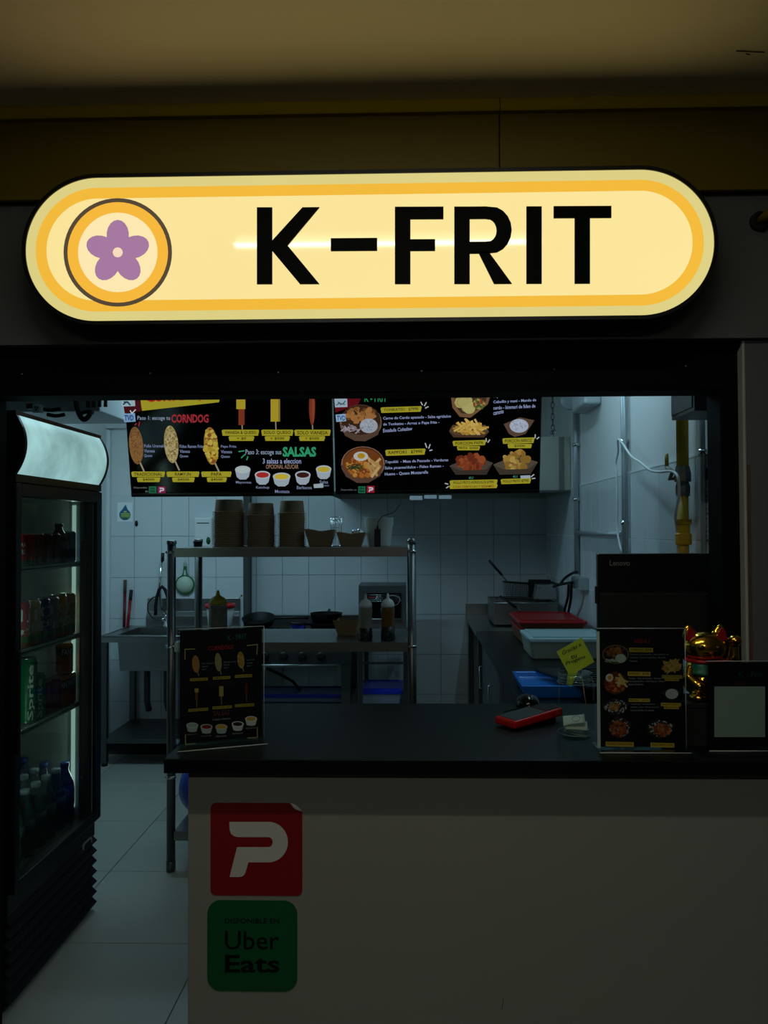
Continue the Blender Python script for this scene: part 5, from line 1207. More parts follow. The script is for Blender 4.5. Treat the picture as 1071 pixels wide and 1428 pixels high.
# white tub with a red rim on the sink's drainboard
p = at(306, 880, 5.2)
rb = thing('rimmed_bucket', (p.x, 5.22, SZ), 'white translucent tub with a red rim on the sink drainboard', 'tub')
m = MB(); m.lathe([(0.0, 0.0006), (0.072, 0.0006), (0.075, 0.006), (0.094, 0.172), (0.090, 0.172), (0.070, 0.01), (0.0, 0.008)], (p.x, 5.22, SZ), n=28); m.build('tub', mat((200, 206, 204), rough=0.4, noise=0.05, trans=0.3), rb)
m = MB(); m.lathe([(0.089, 0.166), (0.099, 0.166), (0.102, 0.176), (0.102, 0.190), (0.092, 0.192), (0.090, 0.176)], (p.x, 5.22, SZ), n=28); m.build('rim', RED, rb)

# ================================================================== STOVE
gy0, gy1 = 4.95, 5.60
gx0, gx1 = XJ + 0.03, at(490, 920, gy0).x
GZ = 0.83
st = thing('gas_stove', ((gx0 + gx1)/2, 5.27, 0), 'low stainless gas range with round knobs behind the steel rack', 'stove')
m = MB(); m.box(gx0, gx1, gy0 + 0.01, gy1, GZ - 0.03, GZ); m.build('cooktop', STEEL_D, st, bevel=0.003)
zk0, zk1 = at(400, 926, gy0).z, GZ - 0.005
m = MB(); m.box(gx0, gx1, gy0, gy0 + 0.012, zk0, zk1); m.build('knob_panel', mat((84, 86, 86), rough=0.45, metal=0.9, noise=0.1), st, bevel=0.002)
m = MB(); m.tube([(gx0, gy0 - 0.02, zk0 - 0.006), (at(470, 928, gy0).x, gy0 - 0.02, zk0 - 0.006)], 0.010, n=10); m.box(gx0, gx0 + 0.02, gy0 - 0.022, gy0 + 0.01, zk0 - 0.012, zk0 + 0.002); m.build('front_rail', STEEL, st)
kx = at(395, 915, gy0).x; zk = at(395, 915.5, gy0).z
for k in range(-6, 3):
    x = kx + 0.1215*k
    if x < gx0 + 0.03: continue
    m = MB(); m.lathe([(0.030, 0), (0.030, 0.006), (0.024, 0.010), (0.022, 0.026), (0.0, 0.027)], (x, gy0, zk), n=20, M=Matrix.Rotation(pi/2, 3, 'X')); m.box(x - 0.022, x + 0.022, gy0 - 0.034, gy0 - 0.024, zk - 0.005, zk + 0.005); m.build('knob', BLACK, st, bevel=0.001)
for x in (gx0 + 0.03, gx1 - 0.038):
    for y in (gy0 + 0.035, gy1 - 0.03):
        m = MB(); m.box(x - 0.03, x + 0.03, y - 0.022, y + 0.022, 0.0005, GZ - 0.031); m.build('leg', STEEL_D, st, bevel=0.002)
m = MB(); m.box(gx0 + 0.02, gx1 - 0.02, gy0 + 0.03, gy1 - 0.02, 0.395, 0.41); m.build('lower_shelf', STEEL_D, st)
m = MB(); m.box(gx0, gx1, gy1 - 0.012, gy1, GZ, GZ + 0.09); m.build('backsplash', STEEL_D, st)
for k, px in enumerate((380, 455)):
    c = at(px, 868, 5.28); m = MB()
    for q in range(4): a = q*pi/4; m.tube([(c.x + 0.13*cos(a), 5.28 + 0.13*sin(a), GZ + 0.022), (c.x - 0.13*cos(a), 5.28 - 0.13*sin(a), GZ + 0.022)], 0.007, n=6)
    m.tube([(c.x + 0.13*cos(2*pi*q/24), 5.28 + 0.13*sin(2*pi*q/24), GZ + 0.020) for q in range(24)], 0.008, n=6, closed=True)
    for q in range(4): a = q*pi/2; m.tube([(c.x + 0.13*cos(a), 5.28 + 0.13*sin(a), GZ), (c.x + 0.13*cos(a), 5.28 + 0.13*sin(a), GZ + 0.022)], 0.006, n=6)
    m.build('burner_grate', BLACKM, st)
zg = GZ + 0.0295
PANM = mat((12, 13, 13), rough=0.5, metal=0.4, noise=0.2)
def pan(px, r, h, label, hdir, z=zg, name='frying_pan', hl=0.19, tilt=0.0):
    c = at(px, 865, 5.28); t = thing(name, (c.x, 5.28, z), label, 'pan')
    Mx = Matrix.Rotation(tilt, 3, 'X')
    m = MB(); m.lathe([(0.0, 0.0006), (r*0.80, 0.0006), (r*0.86, 0.004), (r, h), (r*1.02, h + 0.002), (r*0.985, h + 0.001), (r*0.84, 0.007), (0, 0.006)], (c.x, 5.28, z), n=32, M=Mx); m.build('body', PANM, t)
    d = Vector((cos(hdir), sin(hdir), 0)); c3 = Vector((c.x, 5.28, z + h*0.85))
    m = MB(); m.tube([c3 + d*r*0.97, c3 + d*(r + 0.05) + Vector((0, 0, 0.008)), c3 + d*(r + hl) + Vector((0, 0, 0.012))], [0.006, 0.009, 0.010], n=10); m.build('handle', BLACK, t)
    return t
pan(361, 0.112, 0.050, 'black frying pan on the left burner behind the rack', -0.15, hl=0.24, tilt=0.26, z=zg + 0.031)
tw = pan(455, 0.118, 0.045, 'lower black frying pan of two on the right burner', pi + 0.35, hl=0.13)
pan(455, 0.110, 0.062, 'upper black pan stacked in the lower one on the right burner', pi*0.5, z=zg + 0.048, hl=0.08)
c = at(410, 871, 5.05); sp = thing('blue_cloth', (c.x, 5.25, GZ), 'folded blue cloth on the stove between the pans', 'cloth')
m = MB(); m.box(c.x - 0.042, c.x + 0.042, 5.22, 5.29, GZ + 0.0006, GZ + 0.066); m.box(c.x - 0.038, c.x + 0.036, 5.225, 5.285, GZ + 0.066, GZ + 0.076); m.build('cloth', mat((28, 40, 150), rough=0.9, noise=0.15, scale=30), sp, bevel=0.007)
m = MB(); hp_ = [at(372, 932, 5.15), at(390, 940, 5.2), at(408, 950, 5.2), at(418, 962, 5.2), at(424, 980, 5.2), at(426, 1010, 5.2)]
m.tube(hp_, 0.010, n=10); hs = thing('gas_hose', tuple(hp_[-1]), 'black gas hose sagging below the stove', 'hose'); m.build('hose', BLACKM, hs)
def tub(name, x0, x1, y0, y1, z0, h, lidc, bodyc, label, lidh=0.022, cat='container', trans=0.25, group=None):
    t = thing(name, ((x0 + x1)/2, (y0 + y1)/2, z0), label, cat, group)
    m = MB(); i_ = 0.018
    vs = [Vector((x, y, z)) for z, q in ((z0 + 0.0006, i_), (z0 + h - lidh*0.7, 0.004)) for x, y in ((x0 + q, y0 + q), (x1 - q, y0 + q), (x1 - q, y1 - q), (x0 + q, y1 - q))]
    m.add(vs, [(3, 2, 1, 0), (0, 1, 5, 4), (1, 2, 6, 5), (2, 3, 7, 6), (3, 0, 4, 7), (4, 5, 6, 7)]); m.build('body', mat(bodyc, rough=0.35, noise=0.08, scale=10, trans=trans), t, bevel=0.008)
    m = MB(); m.box(x0, x1, y0, y1, z0 + h - lidh, z0 + h - 0.006)
    lm = mat(lidc, rough=0.3, noise=0.05, trans=0.0)
    o = m.build('lid', lm, t, bevel=0.005)
    m = MB(); q = 0.022
    for (a, b, c_, d) in ((x0 + q, x1 - q, y0 + q, y0 + q + 0.012), (x0 + q, x1 - q, y1 - q - 0.012, y1 - q), (x0 + q, x0 + q + 0.012, y0 + q + 0.012, y1 - q - 0.012), (x1 - q - 0.012, x1 - q, y0 + q + 0.012, y1 - q - 0.012)): m.box(a, b, c_, d, z0 + h - 0.007, z0 + h)
    m.build('lid_ridge', lm, o)
    return t
# blue lidded tubs on the lower shelves
tub('storage_tub', at(366, 970, 5.0).x - 0.25, at(480, 970, 5.0).x, 5.02, 5.32, 0.41, 0.055, (22, 34, 130), (120, 130, 160), 'wide shallow tub with a dark blue lid on the shelf under the stove')
# prep table right of the stove
tx0, tx1 = at(499, 930, gy0).x, at(569, 930, gy0).x
tt = thing('prep_table', ((tx0 + tx1)/2, 5.27, 0), 'narrow stainless prep table with a lower shelf, right of the stove', 'table')
m = MB(); m.box(tx0, tx1, gy0, gy1, GZ - 0.035, GZ); m.build('tabletop', STEEL_D, tt, bevel=0.003)
for x in (tx0 + 0.016, tx1 - 0.016):
    for y in (gy0 + 0.02, gy1 - 0.02): m = MB(); m.box(x - 0.014, x + 0.014, y - 0.014, y + 0.014, 0.0005, GZ - 0.036); m.build('leg', STEEL_D, tt)
zc = at(530, 925, gy0).z
m = MB(); m.box(tx0 + 0.031, tx1 - 0.031, gy0 + 0.01, gy0 + 0.02, zc - 0.008, zc + 0.006); m.build('crossbar', STEEL_D, tt)
m = MB(); m.box(tx0 + 0.005, tx1 - 0.005, gy0 + 0.036, gy1 - 0.036, 0.385, 0.40); m.build('lower_shelf', STEEL_D, tt)
tub('storage_tub', at(499, 970, gy0).x + 0.002, at(561.5, 970, gy0).x, gy0 + 0.06, gy0 + 0.40, 0.40, 0.105, (28, 48, 176), (160, 170, 190), 'clear tub with a bright blue lid on the lower shelf of the prep table', lidh=0.035)
# countertop toaster oven
a, b = at(500, 873, 5.25), at(566, 815.5, 5.25)
to = thing('toaster_oven', ((a.x + b.x)/2, 5.40, GZ), 'grey stainless toaster oven with a dark slotted front behind the squeeze bottles', 'oven')
m = MB(); m.box(a.x, b.x, 5.25, 5.52, GZ + 0.014, b.z); m.build('case', mat((120, 122, 120), rough=0.4, metal=0.85, noise=0.1), to, bevel=0.004)
p0, p1 = at(512, 862, 5.25), at(559, 827, 5.25)
m = MB(); m.box(p0.x, p1.x, 5.242, 5.252, p0.z, p1.z); m.build('front_window', BLACKG, to)
m = MB()
for k in range(5): z = p1.z - 0.012 - 0.011*k; m.tube([(p0.x + 0.008, 5.240, z), (p1.x - 0.008, 5.240, z)], 0.0018, n=6)
m.build('grate', CHROME, to)
m = MB(); m.box(p0.x + 0.006, p0.x + 0.06, 5.238, 5.2415, p1.z - 0.033, p1.z - 0.022); m.build('element', mat((130, 20, 20), rough=0.5, noise=0.1), to)
m = MB(); m.tube([(a.x + 0.03, 5.235, p0.z - 0.006), (b.x - 0.03, 5.235, p0.z - 0.006)], 0.006, n=8); m.box(a.x + 0.03, a.x + 0.036, 5.235, 5.252, p0.z - 0.01, p0.z - 0.002); m.box(b.x - 0.036, b.x - 0.03, 5.235, 5.252, p0.z - 0.01, p0.z - 0.002); m.build('handle', STEEL, to)
for x in (a.x + 0.03, b.x - 0.03):
    for y in (5.28, 5.49): m = MB(); m.tube([(x, y, GZ + 0.0006), (x, y, GZ + 0.015)], 0.011, n=10); m.build('foot', BLACKM, to)

# ================================================================== HOOD over the range, chain, tags
hy0 = 4.90; hz0 = at(780, 687, hy0).z; hz1 = at(780, 609, hy0).z
hx0, hx1 = at(455, 690, hy0).x, XR - 0.004
hd = thing('exhaust_hood', ((hx0 + hx1)/2, 5.36, hz0), 'stainless steel exhaust hood hanging by a chain over the fryer, behind the right screen', 'hood')
m = MB(); e = 0.004
m.box(hx0, hx1, hy0, hy0 + e, hz0, hz1); m.box(hx0, hx0 + e, hy0 + e, YB2 - 0.012, hz0, hz1); m.box(hx1 - e, hx1, hy0 + e, YB2 - 0.012, hz0, hz1)
m.box(hx0 + e, hx1 - e, YB2 - 0.012 - e, YB2 - 0.012, hz0, hz1); m.box(hx0 + e, hx1 - e, hy0 + e, YB2 - 0.012 - e, hz1 - e, hz1)
m.build('shell', mat((190, 190, 178), rough=0.5, metal=0.9, noise=0.14, scale=5, stretch=(14, 1, 1)), hd)
m = MB(); m.box(hx0, hx1, hy0 - 0.012, hy0, hz0, hz0 + 0.016); m.build('drip_lip', STEEL_D, hd, bevel=0.002)
m = MB(); xx = at(786, 650, hy0).x; m.box(xx - 0.03, xx + 0.004, hy0 - 0.003, hy0, hz0 + 0.017, hz1); m.build('corner_fold', STEEL, hd, bevel=0.001)
for k in range(3):
    fx = hx0 + 0.1 + k*(hx1 - hx0 - 0.2)/3
    m = MB(); m.box(fx + 0.01, fx + (hx1 - hx0 - 0.2)/3 - 0.01, hy0 + 0.1, YB2 - 0.1, hz0 + 0.10, hz0 + 0.13); m.build('filter', STEEL_D, hd)
ch = at(771, 610, hy0 + 0.05)
for k in range(14):
    z = hz1 + 0.010 + 0.037*k
    t_ = [(0.010*cos(2*pi*q/14), 0.024*sin(2*pi*q/14)) for q in range(14)]
    m = MB(); m.tube([(ch.x + (u if k % 2 else 0), hy0 + 0.05 + (0 if k % 2 else u), z + v + 0.014) for u, v in t_], 0.0028, n=6, closed=True); m.build('chain_link', STEEL_D, hd)
m = MB(); zc = at(771, 602, hy0 + 0.05).z; m.tube([(ch.x + 0.017*cos(2*pi*q/18), hy0 + 0.046, zc + 0.017*sin(2*pi*q/18)) for q in range(18)], 0.0035, n=6, closed=True); m.tube([(ch.x, hy0 + 0.05, hz1), (ch.x, hy0 + 0.05, hz1 + 0.02)], 0.006, n=8); m.build('shackle', CHROME, hd)
for k, (xa, xb_, ya, yb, l_) in enumerate(((571.5, 589, 691.5, 697.3, 'left'), (591.5, 609, 690.3, 695.3, 'middle'), (612, 629.5, 690.5, 695.6, 'right'))):
    a, b = at(xa, yb, hy0 - 0.014), at(xb_, ya, hy0 - 0.014)
    t = thing('paper_label', ((a.x + b.x)/2, hy0 - 0.013, a.z), 'small white label on the hood lip just under the right screen, %s of three' % l_, 'label', 'white labels on the hood lip')
    MB().box(a.x, b.x, hy0 - 0.0136, hy0 - 0.0122, a.z, b.z).build('card', mat((235, 238, 240), rough=0.4, noise=0.03), t)

# ================================================================== RIGHT WORKTOP and what stands on it
WZ = 0.90
wx0, wx1, wy0, wy1 = 0.392, XR - 0.006, 2.50, 4.86
wt = thing('side_worktop', ((wx0 + wx1)/2, 3.7, 0), 'long black-topped worktop along the right wall, leading to the fryer', 'worktop')
m = MB(); m.box(wx0, wx1, wy0, wy1, WZ - 0.035, WZ); m.build('top', mat((20, 23, 24), rough=0.32, noise=0.2, scale=20), wt, bevel=0.003)
m = MB(); m.box(wx0 + 0.05, wx1 - 0.01, wy0 + 0.02, wy1 - 0.02, 0.08, WZ - 0.036); m.build('carcass', mat((60, 64, 64), rough=0.5, noise=0.1), wt)
for k in range(4):
    y = wy0 + 0.04 + k*0.575
    m = MB(); m.box(wx0 + 0.030, wx0 + 0.049, y, y + 0.555, 0.10, WZ - 0.05); d_ = m.build('door', mat((72, 76, 76), rough=0.4, noise=0.08), wt, bevel=0.002)
    m = MB(); yh = y + 0.50; m.tube([(wx0 + 0.030, yh, 0.56), (wx0 + 0.010, yh, 0.565), (wx0 + 0.010, yh, 0.695), (wx0 + 0.030, yh, 0.70)], 0.006, n=8); m.build('handle', CHROME, d_)
m = MB(); m.box(wx0 + 0.07, wx1 - 0.01, wy0 + 0.04, wy1 - 0.04, 0.0005, 0.08); m.build('plinth', BLACKM, wt)
# fryer table and fryer
ft_ = thing('fryer_table', (0.69, 5.33, 0), 'stainless steel table with a raised back edge in the far right corner', 'table')
m = MB(); m.box(wx0 - 0.005, wx1, 4.865, YB2 - 0.012, WZ - 0.035, WZ); m.build('tabletop', STEEL, ft_, bevel=0.004)
m = MB(); m.box(wx0 - 0.005, wx1, YB2 - 0.028, YB2 - 0.012, WZ, WZ + 0.085); m.build('back_edge', STEEL, ft_, bevel=0.002)
for x in (wx0 + 0.03, wx1 - 0.03):
    for y in (4.90, YB2 - 0.05): m = MB(); m.box(x - 0.019, x + 0.019, y - 0.019, y + 0.019, 0.0005, WZ - 0.036); m.build('leg', STEEL_D, ft_)
fy0, fy1 = 5.08, 5.50
f0 = at(689, 873, fy0).x; f1 = at(778, 873, fy0).x; fz = at(700, 841, fy0).z
fry = thing('deep_fryer', ((f0 + f1)/2, 5.29, WZ), 'stainless steel countertop deep fryer with wire baskets in the far right corner', 'fryer')
m = MB(); th = 0.004; tz = fz
m.box(f0, f1, fy0, fy0 + th, WZ + 0.015, tz); m.box(f0, f1, fy1 - th, fy1, WZ + 0.015, tz); m.box(f0, f0 + th, fy0 + th, fy1 - th, WZ + 0.015, tz); m.box(f1 - th, f1, fy0 + th, fy1 - th, WZ + 0.015, tz); m.box(f0 + th, f1 - th, fy0 + th, fy1 - th, WZ + 0.015, WZ + 0.03)
m.box(f0 + th, f1 - th, fy0 + th, fy1 - th, tz - 0.035, tz - 0.03)
m.build('tank', STEEL, fry)
m = MB()
m.tube([(f0, fy0, tz), (f1, fy0, tz), (f1, fy1, tz), (f0, fy1, tz)], 0.006, n=8, closed=True); m.build('rim', STEEL, fry)
for x in (f0 + 0.03, f1 - 0.03):
    for y in (fy0 + 0.03, fy1 - 0.03): m = MB(); m.tube([(x, y, WZ + 0.0006), (x, y, WZ + 0.016)], 0.014, n=10); m.build('foot', BLACKM, fry)
# control head: sloped box
a, b = at(746, 842, 5.30), at(775, 816, 5.30)
m = MB(); m.prism([(a.x - 0.002, tz + 0.004), (b.x + 0.004, tz + 0.004), (b.x, b.z), (a.x + 0.018, b.z)], 5.30, 5.42); m.build('control_head', mat((150, 154, 156), rough=0.4, metal=0.6, noise=0.12), fry, bevel=0.003)
m = MB(); 
for q in ((752, 820), (750, 835)): p = at(*q, 5.299); m.ball((p.x, 5.299, p.z), 0.004, n=8, k=6)
m.build('rivet', BLACKM, fry)
m = MB(); a2, b2 = at(738, 818, 5.44), at(768, 808.5, 5.44); m.box(a2.x, b2.x, 5.425, 5.49, tz + 0.004, b2.z); m.build('rear_housing', BLACKM, fry, bevel=0.006)
m = MB(); p = at(692, 838, 5.2); m.lathe([(0.020, 0.0), (0.020, 0.01), (0.010, 0.014), (0, 0.014)], (f0 + 0.05, 5.35, tz - 0.028), n=14); m.build('thermostat_knob', CHROME, fry)
def basket(qs, hand, label, yb, dd):
    """wire basket tilted on the fryer rim, with a long handle"""
    (x0, z0), (x1, z1) = qs
    t = thing('fry_basket', ((x0 + x1)/2, yb, z0), label, 'basket', 'fryer baskets')
    m = MB(); W_ = x1 - x0
    fr = [(x0 + 0.01, z0), (x1 - 0.01, z0 - 0.004), (x1, z1 - 0.014), (x0, z1)]
    for dy in (0, dd): m.tube([(u, yb + dy, v) for u, v in fr], 0.0038, n=6, closed=True)
    for u, v in fr: m.tube([(u, yb, v), (u, yb + dd, v)], 0.003, n=6)
    for dy in (0, dd):
        for k in range(1, 16): f = k/16; m.tube([(fr[0][0] + (fr[1][0] - fr[0][0])*f, yb + dy, fr[0][1] + (fr[1][1] - fr[0][1])*f), (fr[3][0] + (fr[2][0] - fr[3][0])*f, yb + dy, fr[3][1] + (fr[2][1] - fr[3][1])*f)], 0.0012, n=4)
        for k in range(1, 9): f = k/9; m.tube([(fr[0][0] + (fr[3][0] - fr[0][0])*f, yb + dy, fr[0][1] + (fr[3][1] - fr[0][1])*f), (fr[1][0] + (fr[2][0] - fr[1][0])*f, yb + dy, fr[1][1] + (fr[2][1] - fr[1][1])*f)], 0.0012, n=4)
    m.build('wire_mesh', mat((30, 30, 28), rough=0.5, metal=0.7, noise=0.1), t)
    g0, g1, g2 = hand
    m = MB(); m.tube([g0, g1], 0.004, n=8); h_ = m.build('handle_rod', STEEL_D, t)
    m = MB(); m.tube([g1, g2], 0.0085, n=10); m.build('grip', BLACK, t)
yb = 5.20
A_, B_ = at(704, 836, yb), at(745, 812, yb)
basket(((A_.x, tz + 0.008), (B_.x, B_.z)), (at(708, 812, yb), at(700, 802, yb - 0.01), at(682, 781.5, yb - 0.03)), 'wire fry basket standing on the fryer with its black handle up to the left', yb, 0.11)
yb2 = 5.10
m_ = thing('basket_handle', tuple(at(722, 848, fy0 - 0.02)), 'second black fry basket handle sloping over the front edge of the fryer', 'handle')
MB().tube([at(697, 831.5, fy0 + 0.02), at(720, 847, fy0 - 0.02)], 0.0085, n=10).build('grip', BLACK, m_)
MB().tube([at(720, 847, fy0 - 0.02), at(729, 854, fy0 - 0.045)], 0.0035, n=8).build('handle_rod', STEEL_D, m_)
MB().tube([at(697, 831.5, fy0 + 0.02), at(692, 834, fy0 + 0.06), at(693, 836, fy0 + 0.12)], 0.0035, n=8).build('hook', STEEL_D, m_)
# red lidded boxes, clear box, blue bin, black tray
bxs = [(0.572, 0.955, 4.22, 4.70)]
tub('red_lidded_box', 0.585, 0.965, 4.24, 4.72, WZ, 0.095, (150, 24, 24), (120, 84, 62), 'lower brown food box with a red lid on the side worktop', group='red lidded boxes', trans=0.1)
tub('red_lidded_box', 0.572, 0.945, 4.22, 4.68, WZ + 0.0955, 0.050, (158, 26, 26), (126, 80, 60), 'upper shallow box with a red lid, stacked before the fryer', group='red lidded boxes', trans=0.1)
tub('clear_food_box', 0.565, 0.965, 3.80, 4.14, WZ, 0.112, (168, 196, 200), (176, 186, 170), 'clear plastic food box with a pale bluish lid on the side worktop', lidh=0.026, trans=0.35)
a, b = atz(711, 957, 0.955), atz(786, 935, 0.955)
BLU = mat((22, 110, 200), rough=0.25, noise=0.06)
x0, x1, y0, y1 = 0.405, 0.66, 2.93, 3.24
bb = thing('blue_bin', ((x0 + x1)/2, 3.08, WZ), 'bright blue plastic tray with a raised rim on the side worktop', 'tray')
m = MB(); h = 0.052
rin = 0.014
vo = [Vector((x, y, z)) for z, q in ((WZ + 0.0006, 0.02), (WZ + h, 0.0), (WZ + h, rin), (WZ + h - 0.024, rin + 0.012)) for x, y in ((x0 + q, y0 + q), (x1 - q, y0 + q), (x1 - q, y1 - q), (x0 + q, y1 - q))]
m.add(vo, [(3, 2, 1, 0)] + [f for L_ in range(3) for f in [(4*L_ + k, 4*L_ + (k + 1) % 4, 4*L_ + 4 + (k + 1) % 4, 4*L_ + 4 + k) for k in range(4)]] + [(12, 13, 14, 15)]); m.build('tray', BLU, bb, bevel=0.005)
bt = thing('black_tray', (0.70, 2.97, WZ + h), 'flat black ridged tray resting across the blue one behind the tip jar', 'tray')
m = MB(); m.prism([(0.50, 3.21), (0.57, 3.0), (0.64, 2.84), (0.90, 2.84), (0.90, 3.22)], WZ + h + 0.0006, WZ + h + 0.018, 'z'); o = m.build('plate', BLACK, bt, bevel=0.004)
m = MB()
for k in range(7): m.box(0.60 + 0.0*k, 0.88, 2.90 + 0.045*k, 2.912 + 0.045*k, WZ + h + 0.0175, WZ + h + 0.023)
m.build('ridge', BLACK, bt)
sb = thing('support_box', (0.80, 3.03, WZ), 'dark box under the right half of the black tray', 'box')
MB().box(0.672, 0.90, 2.86, 3.20, WZ + 0.0006, WZ + h).build('carton', BLACKM, sb, bevel=0.003)

# ================================================================== RIGHT WALL: conduits, gas pipe, meter box, lamp, socket, notice
def wall_x(px, py, X=XR - 0.02): return atx(px, py, X)
PIPE = mat((168, 176, 180), rough=0.4, metal=0.35, noise=0.06)
def conduit(name, pts, r, label, clamps=()):
    t = thing(name, tuple(pts[-1]), label, 'conduit')
    MB().tube(pts, r, n=12).build('pipe', PIPE, t)
    for c in clamps:
        c = Vector(c); m = MB(); m.tube([(c.x, c.y, c.z - 0.010), (c.x, c.y, c.z + 0.010)], r + 0.003, n=12); m.box(c.x, XR - 0.005, c.y - r - 0.016, c.y + r + 0.016, c.z - 0.008, c.z + 0.008); m.build('clamp', CHROME, t)
    return t
yA = atx(803, 700, XR - 0.025).y; yB = atx(868.5, 700, XR - 0.025).y
zsoc = atx(803, 812, XR - 0.025).z
xq = XR - 0.022
conduit('wall_conduit', [(xq, yA, 2.60), (xq, yA, zsoc + 0.05)], 0.016, 'thin grey conduit running down the right wall beside the hood to the socket', [(xq, yA, atx(800, 697, xq).z), (xq, yA, 2.05)])
conduit('wall_conduit', [(xq, yB, 2.60), (xq, yB, 1.0)], 0.0095, 'grey vertical conduit on the right wall, the far one of a close pair', [(xq, yB, atx(868, 729, xq).z), (xq, yB, atx(868, 616, xq).z)])
yB2_ = yB - 0.036
conduit('wall_conduit', [(xq, yB2_, 2.60), (xq, yB2_, 1.0)], 0.0095, 'grey vertical conduit on the right wall, the near one of a close pair', [])
zh = atx(835, 744, xq).z
conduit('wall_conduit', [(xq - 0.002, yA - 0.02, zh), (xq - 0.002, yB + 0.016, zh)], 0.0135, 'thick horizontal grey conduit joining the upright ones on the right wall')
# emergency lamp
yl0 = atx(800, 560, XR - 0.06).y
t = thing('emergency_lamp', (XR - 0.05, yl0 - 0.1, atx(815, 570, XR - 0.06).z), 'grey emergency lamp box with a round spot, high on the right wall', 'lamp')
zt = atx(815, 569, XR - 0.06).z
m = MB(); m.box(XR - 0.09, XR - 0.0005, yl0 - 0.42, yl0 - 0.06, zt, zt + 0.14); m.build('case', mat((190, 196, 198), rough=0.5, noise=0.25, scale=14), t, bevel=0.012)
m = MB(); m.lathe([(0.0, 0.0), (0.035, 0.0), (0.055, 0.05), (0.055, 0.07), (0.05, 0.075), (0.0, 0.065)], (XR - 0.07, yl0 - 0.03, zt + 0.075), n=20, M=Matrix.Rotation(pi/2, 3, 'X') @ Matrix.Rotation(-0.5, 3, 'Y')); m.build('spot', mat((150, 158, 160), rough=0.3, noise=0.15), t)
# yellow gas pipe with valve
xg = XR - 0.045
yg = atx(952, 650, xg).y
zbt = atx(952, 768, xg).z
gp = thing('yellow_gas_pipe', (xg, yg, 1.30), 'yellow gas pipe with a shut-off valve running down the right wall', 'pipe')
YG = mat((182, 148, 20), rough=0.45, noise=0.12, scale=9)
zv = atx(952, 660, xg).z; zv2 = atx(952, 690, xg).z; zfit = atx(952, 740, xg).z
m = MB(); m.tube([(xg, yg, 2.30), (xg, yg, zv + 0.02)], 0.021, n=16); m.build('upper_pipe', YG, gp)
m = MB(); m.tube([(xg, yg, zv2 + 0.02), (xg, yg, 1.20)], 0.0185, n=16); m.build('lower_pipe', YG, gp)
m = MB(); m.lathe([(0.024, zv2 - 0.005), (0.026, zv2 + 0.01), (0.026, zv2 + 0.03), (0.021, zv2 + 0.045), (0.030, zv - 0.03), (0.030, zv), (0.024, zv + 0.025)], (xg, yg, 0), n=8, smooth=False); m.build('valve_body', mat((110, 112, 108), rough=0.4, metal=0.8, noise=0.1), gp)
m = MB(); m.lathe([(0.027, zfit - 0.05), (0.029, zfit - 0.045), (0.029, zfit - 0.012), (0.023, zfit - 0.008), (0.023, zfit + 0.02), (0.029, zfit + 0.024), (0.029, zfit + 0.04)], (xg, yg, 0), n=10, smooth=False); m.build('fitting', YG, gp); m = MB(); m.tube([(xg, yg, 1.26), (xg - 0.0, yg + 0.12, 1.262)], 0.021, n=12); m.build('elbow', YG, gp)
m = MB(); zl = zv - 0.015
l0 = Vector((xg - 0.02, yg + 0.02, zl)); l1 = atx(938, 658, xg - 0.03); l2 = atx(930, 652, xg - 0.03); l3 = atx(929.5, 633, xg - 0.03)
m.tube([l0, (xg - 0.03, yg + 0.05, zl - 0.004), l1, l2], 0.008, n=8); vh = m.build('valve_stem', mat((140, 140, 128), rough=0.5, metal=0.2, noise=0.1), gp)
m = MB(); m.tube([l2, l3], 0.0075, n=8); m.build('valve_handle', mat((150, 130, 40), rough=0.5, noise=0.1), gp)
# grey pipes right behind the yellow one
conduit('wall_conduit', [(XR - 0.018, yg - 0.115, 2.40), (XR - 0.018, yg - 0.115, atx(962, 590, XR).z - 0.12), (XR - 0.018, yg - 0.115, 1.1)], 0.010, 'white conduit just right of the yellow gas pipe', [(XR - 0.018, yg - 0.115, atx(960, 636, XR - 0.018).z)])
conduit('wall_conduit', [(XR - 0.012, yg - 0.175, 2.40), (XR - 0.012, yg - 0.175, atx(964, 640, XR - 0.012).z)], 0.008, 'thin dark-shadowed conduit, second from the yellow gas pipe')
# meter box
mb0 = atx(922, 578, XR - 0.13)
xm = XR - 0.145
ya_, yb_ = atx(936, 570, xm).y, atx(968, 570, xm).y
zb_ = atx(950, 580.5, xm).z
mt = thing('meter_box', (xm + 0.07, (ya_ + yb_)/2, zb_), 'galvanised grey metal box on the right wall above the yellow gas pipe', 'box')
m = MB(); m.box(xm, XR - 0.0005, yb_, ya_, zb_, zb_ + 0.36); m.build('case', mat((140, 146, 146), rough=0.5, metal=0.55, noise=0.45, scale=26), mt, bevel=0.003)
m = MB(); m.box(xm - 0.004, xm, yb_ + 0.01, ya_ - 0.01, zb_ + 0.012, zb_ + 0.35); m.build('door', mat((120, 126, 126), rough=0.45, metal=0.5, noise=0.25, scale=20), mt, bevel=0.002)
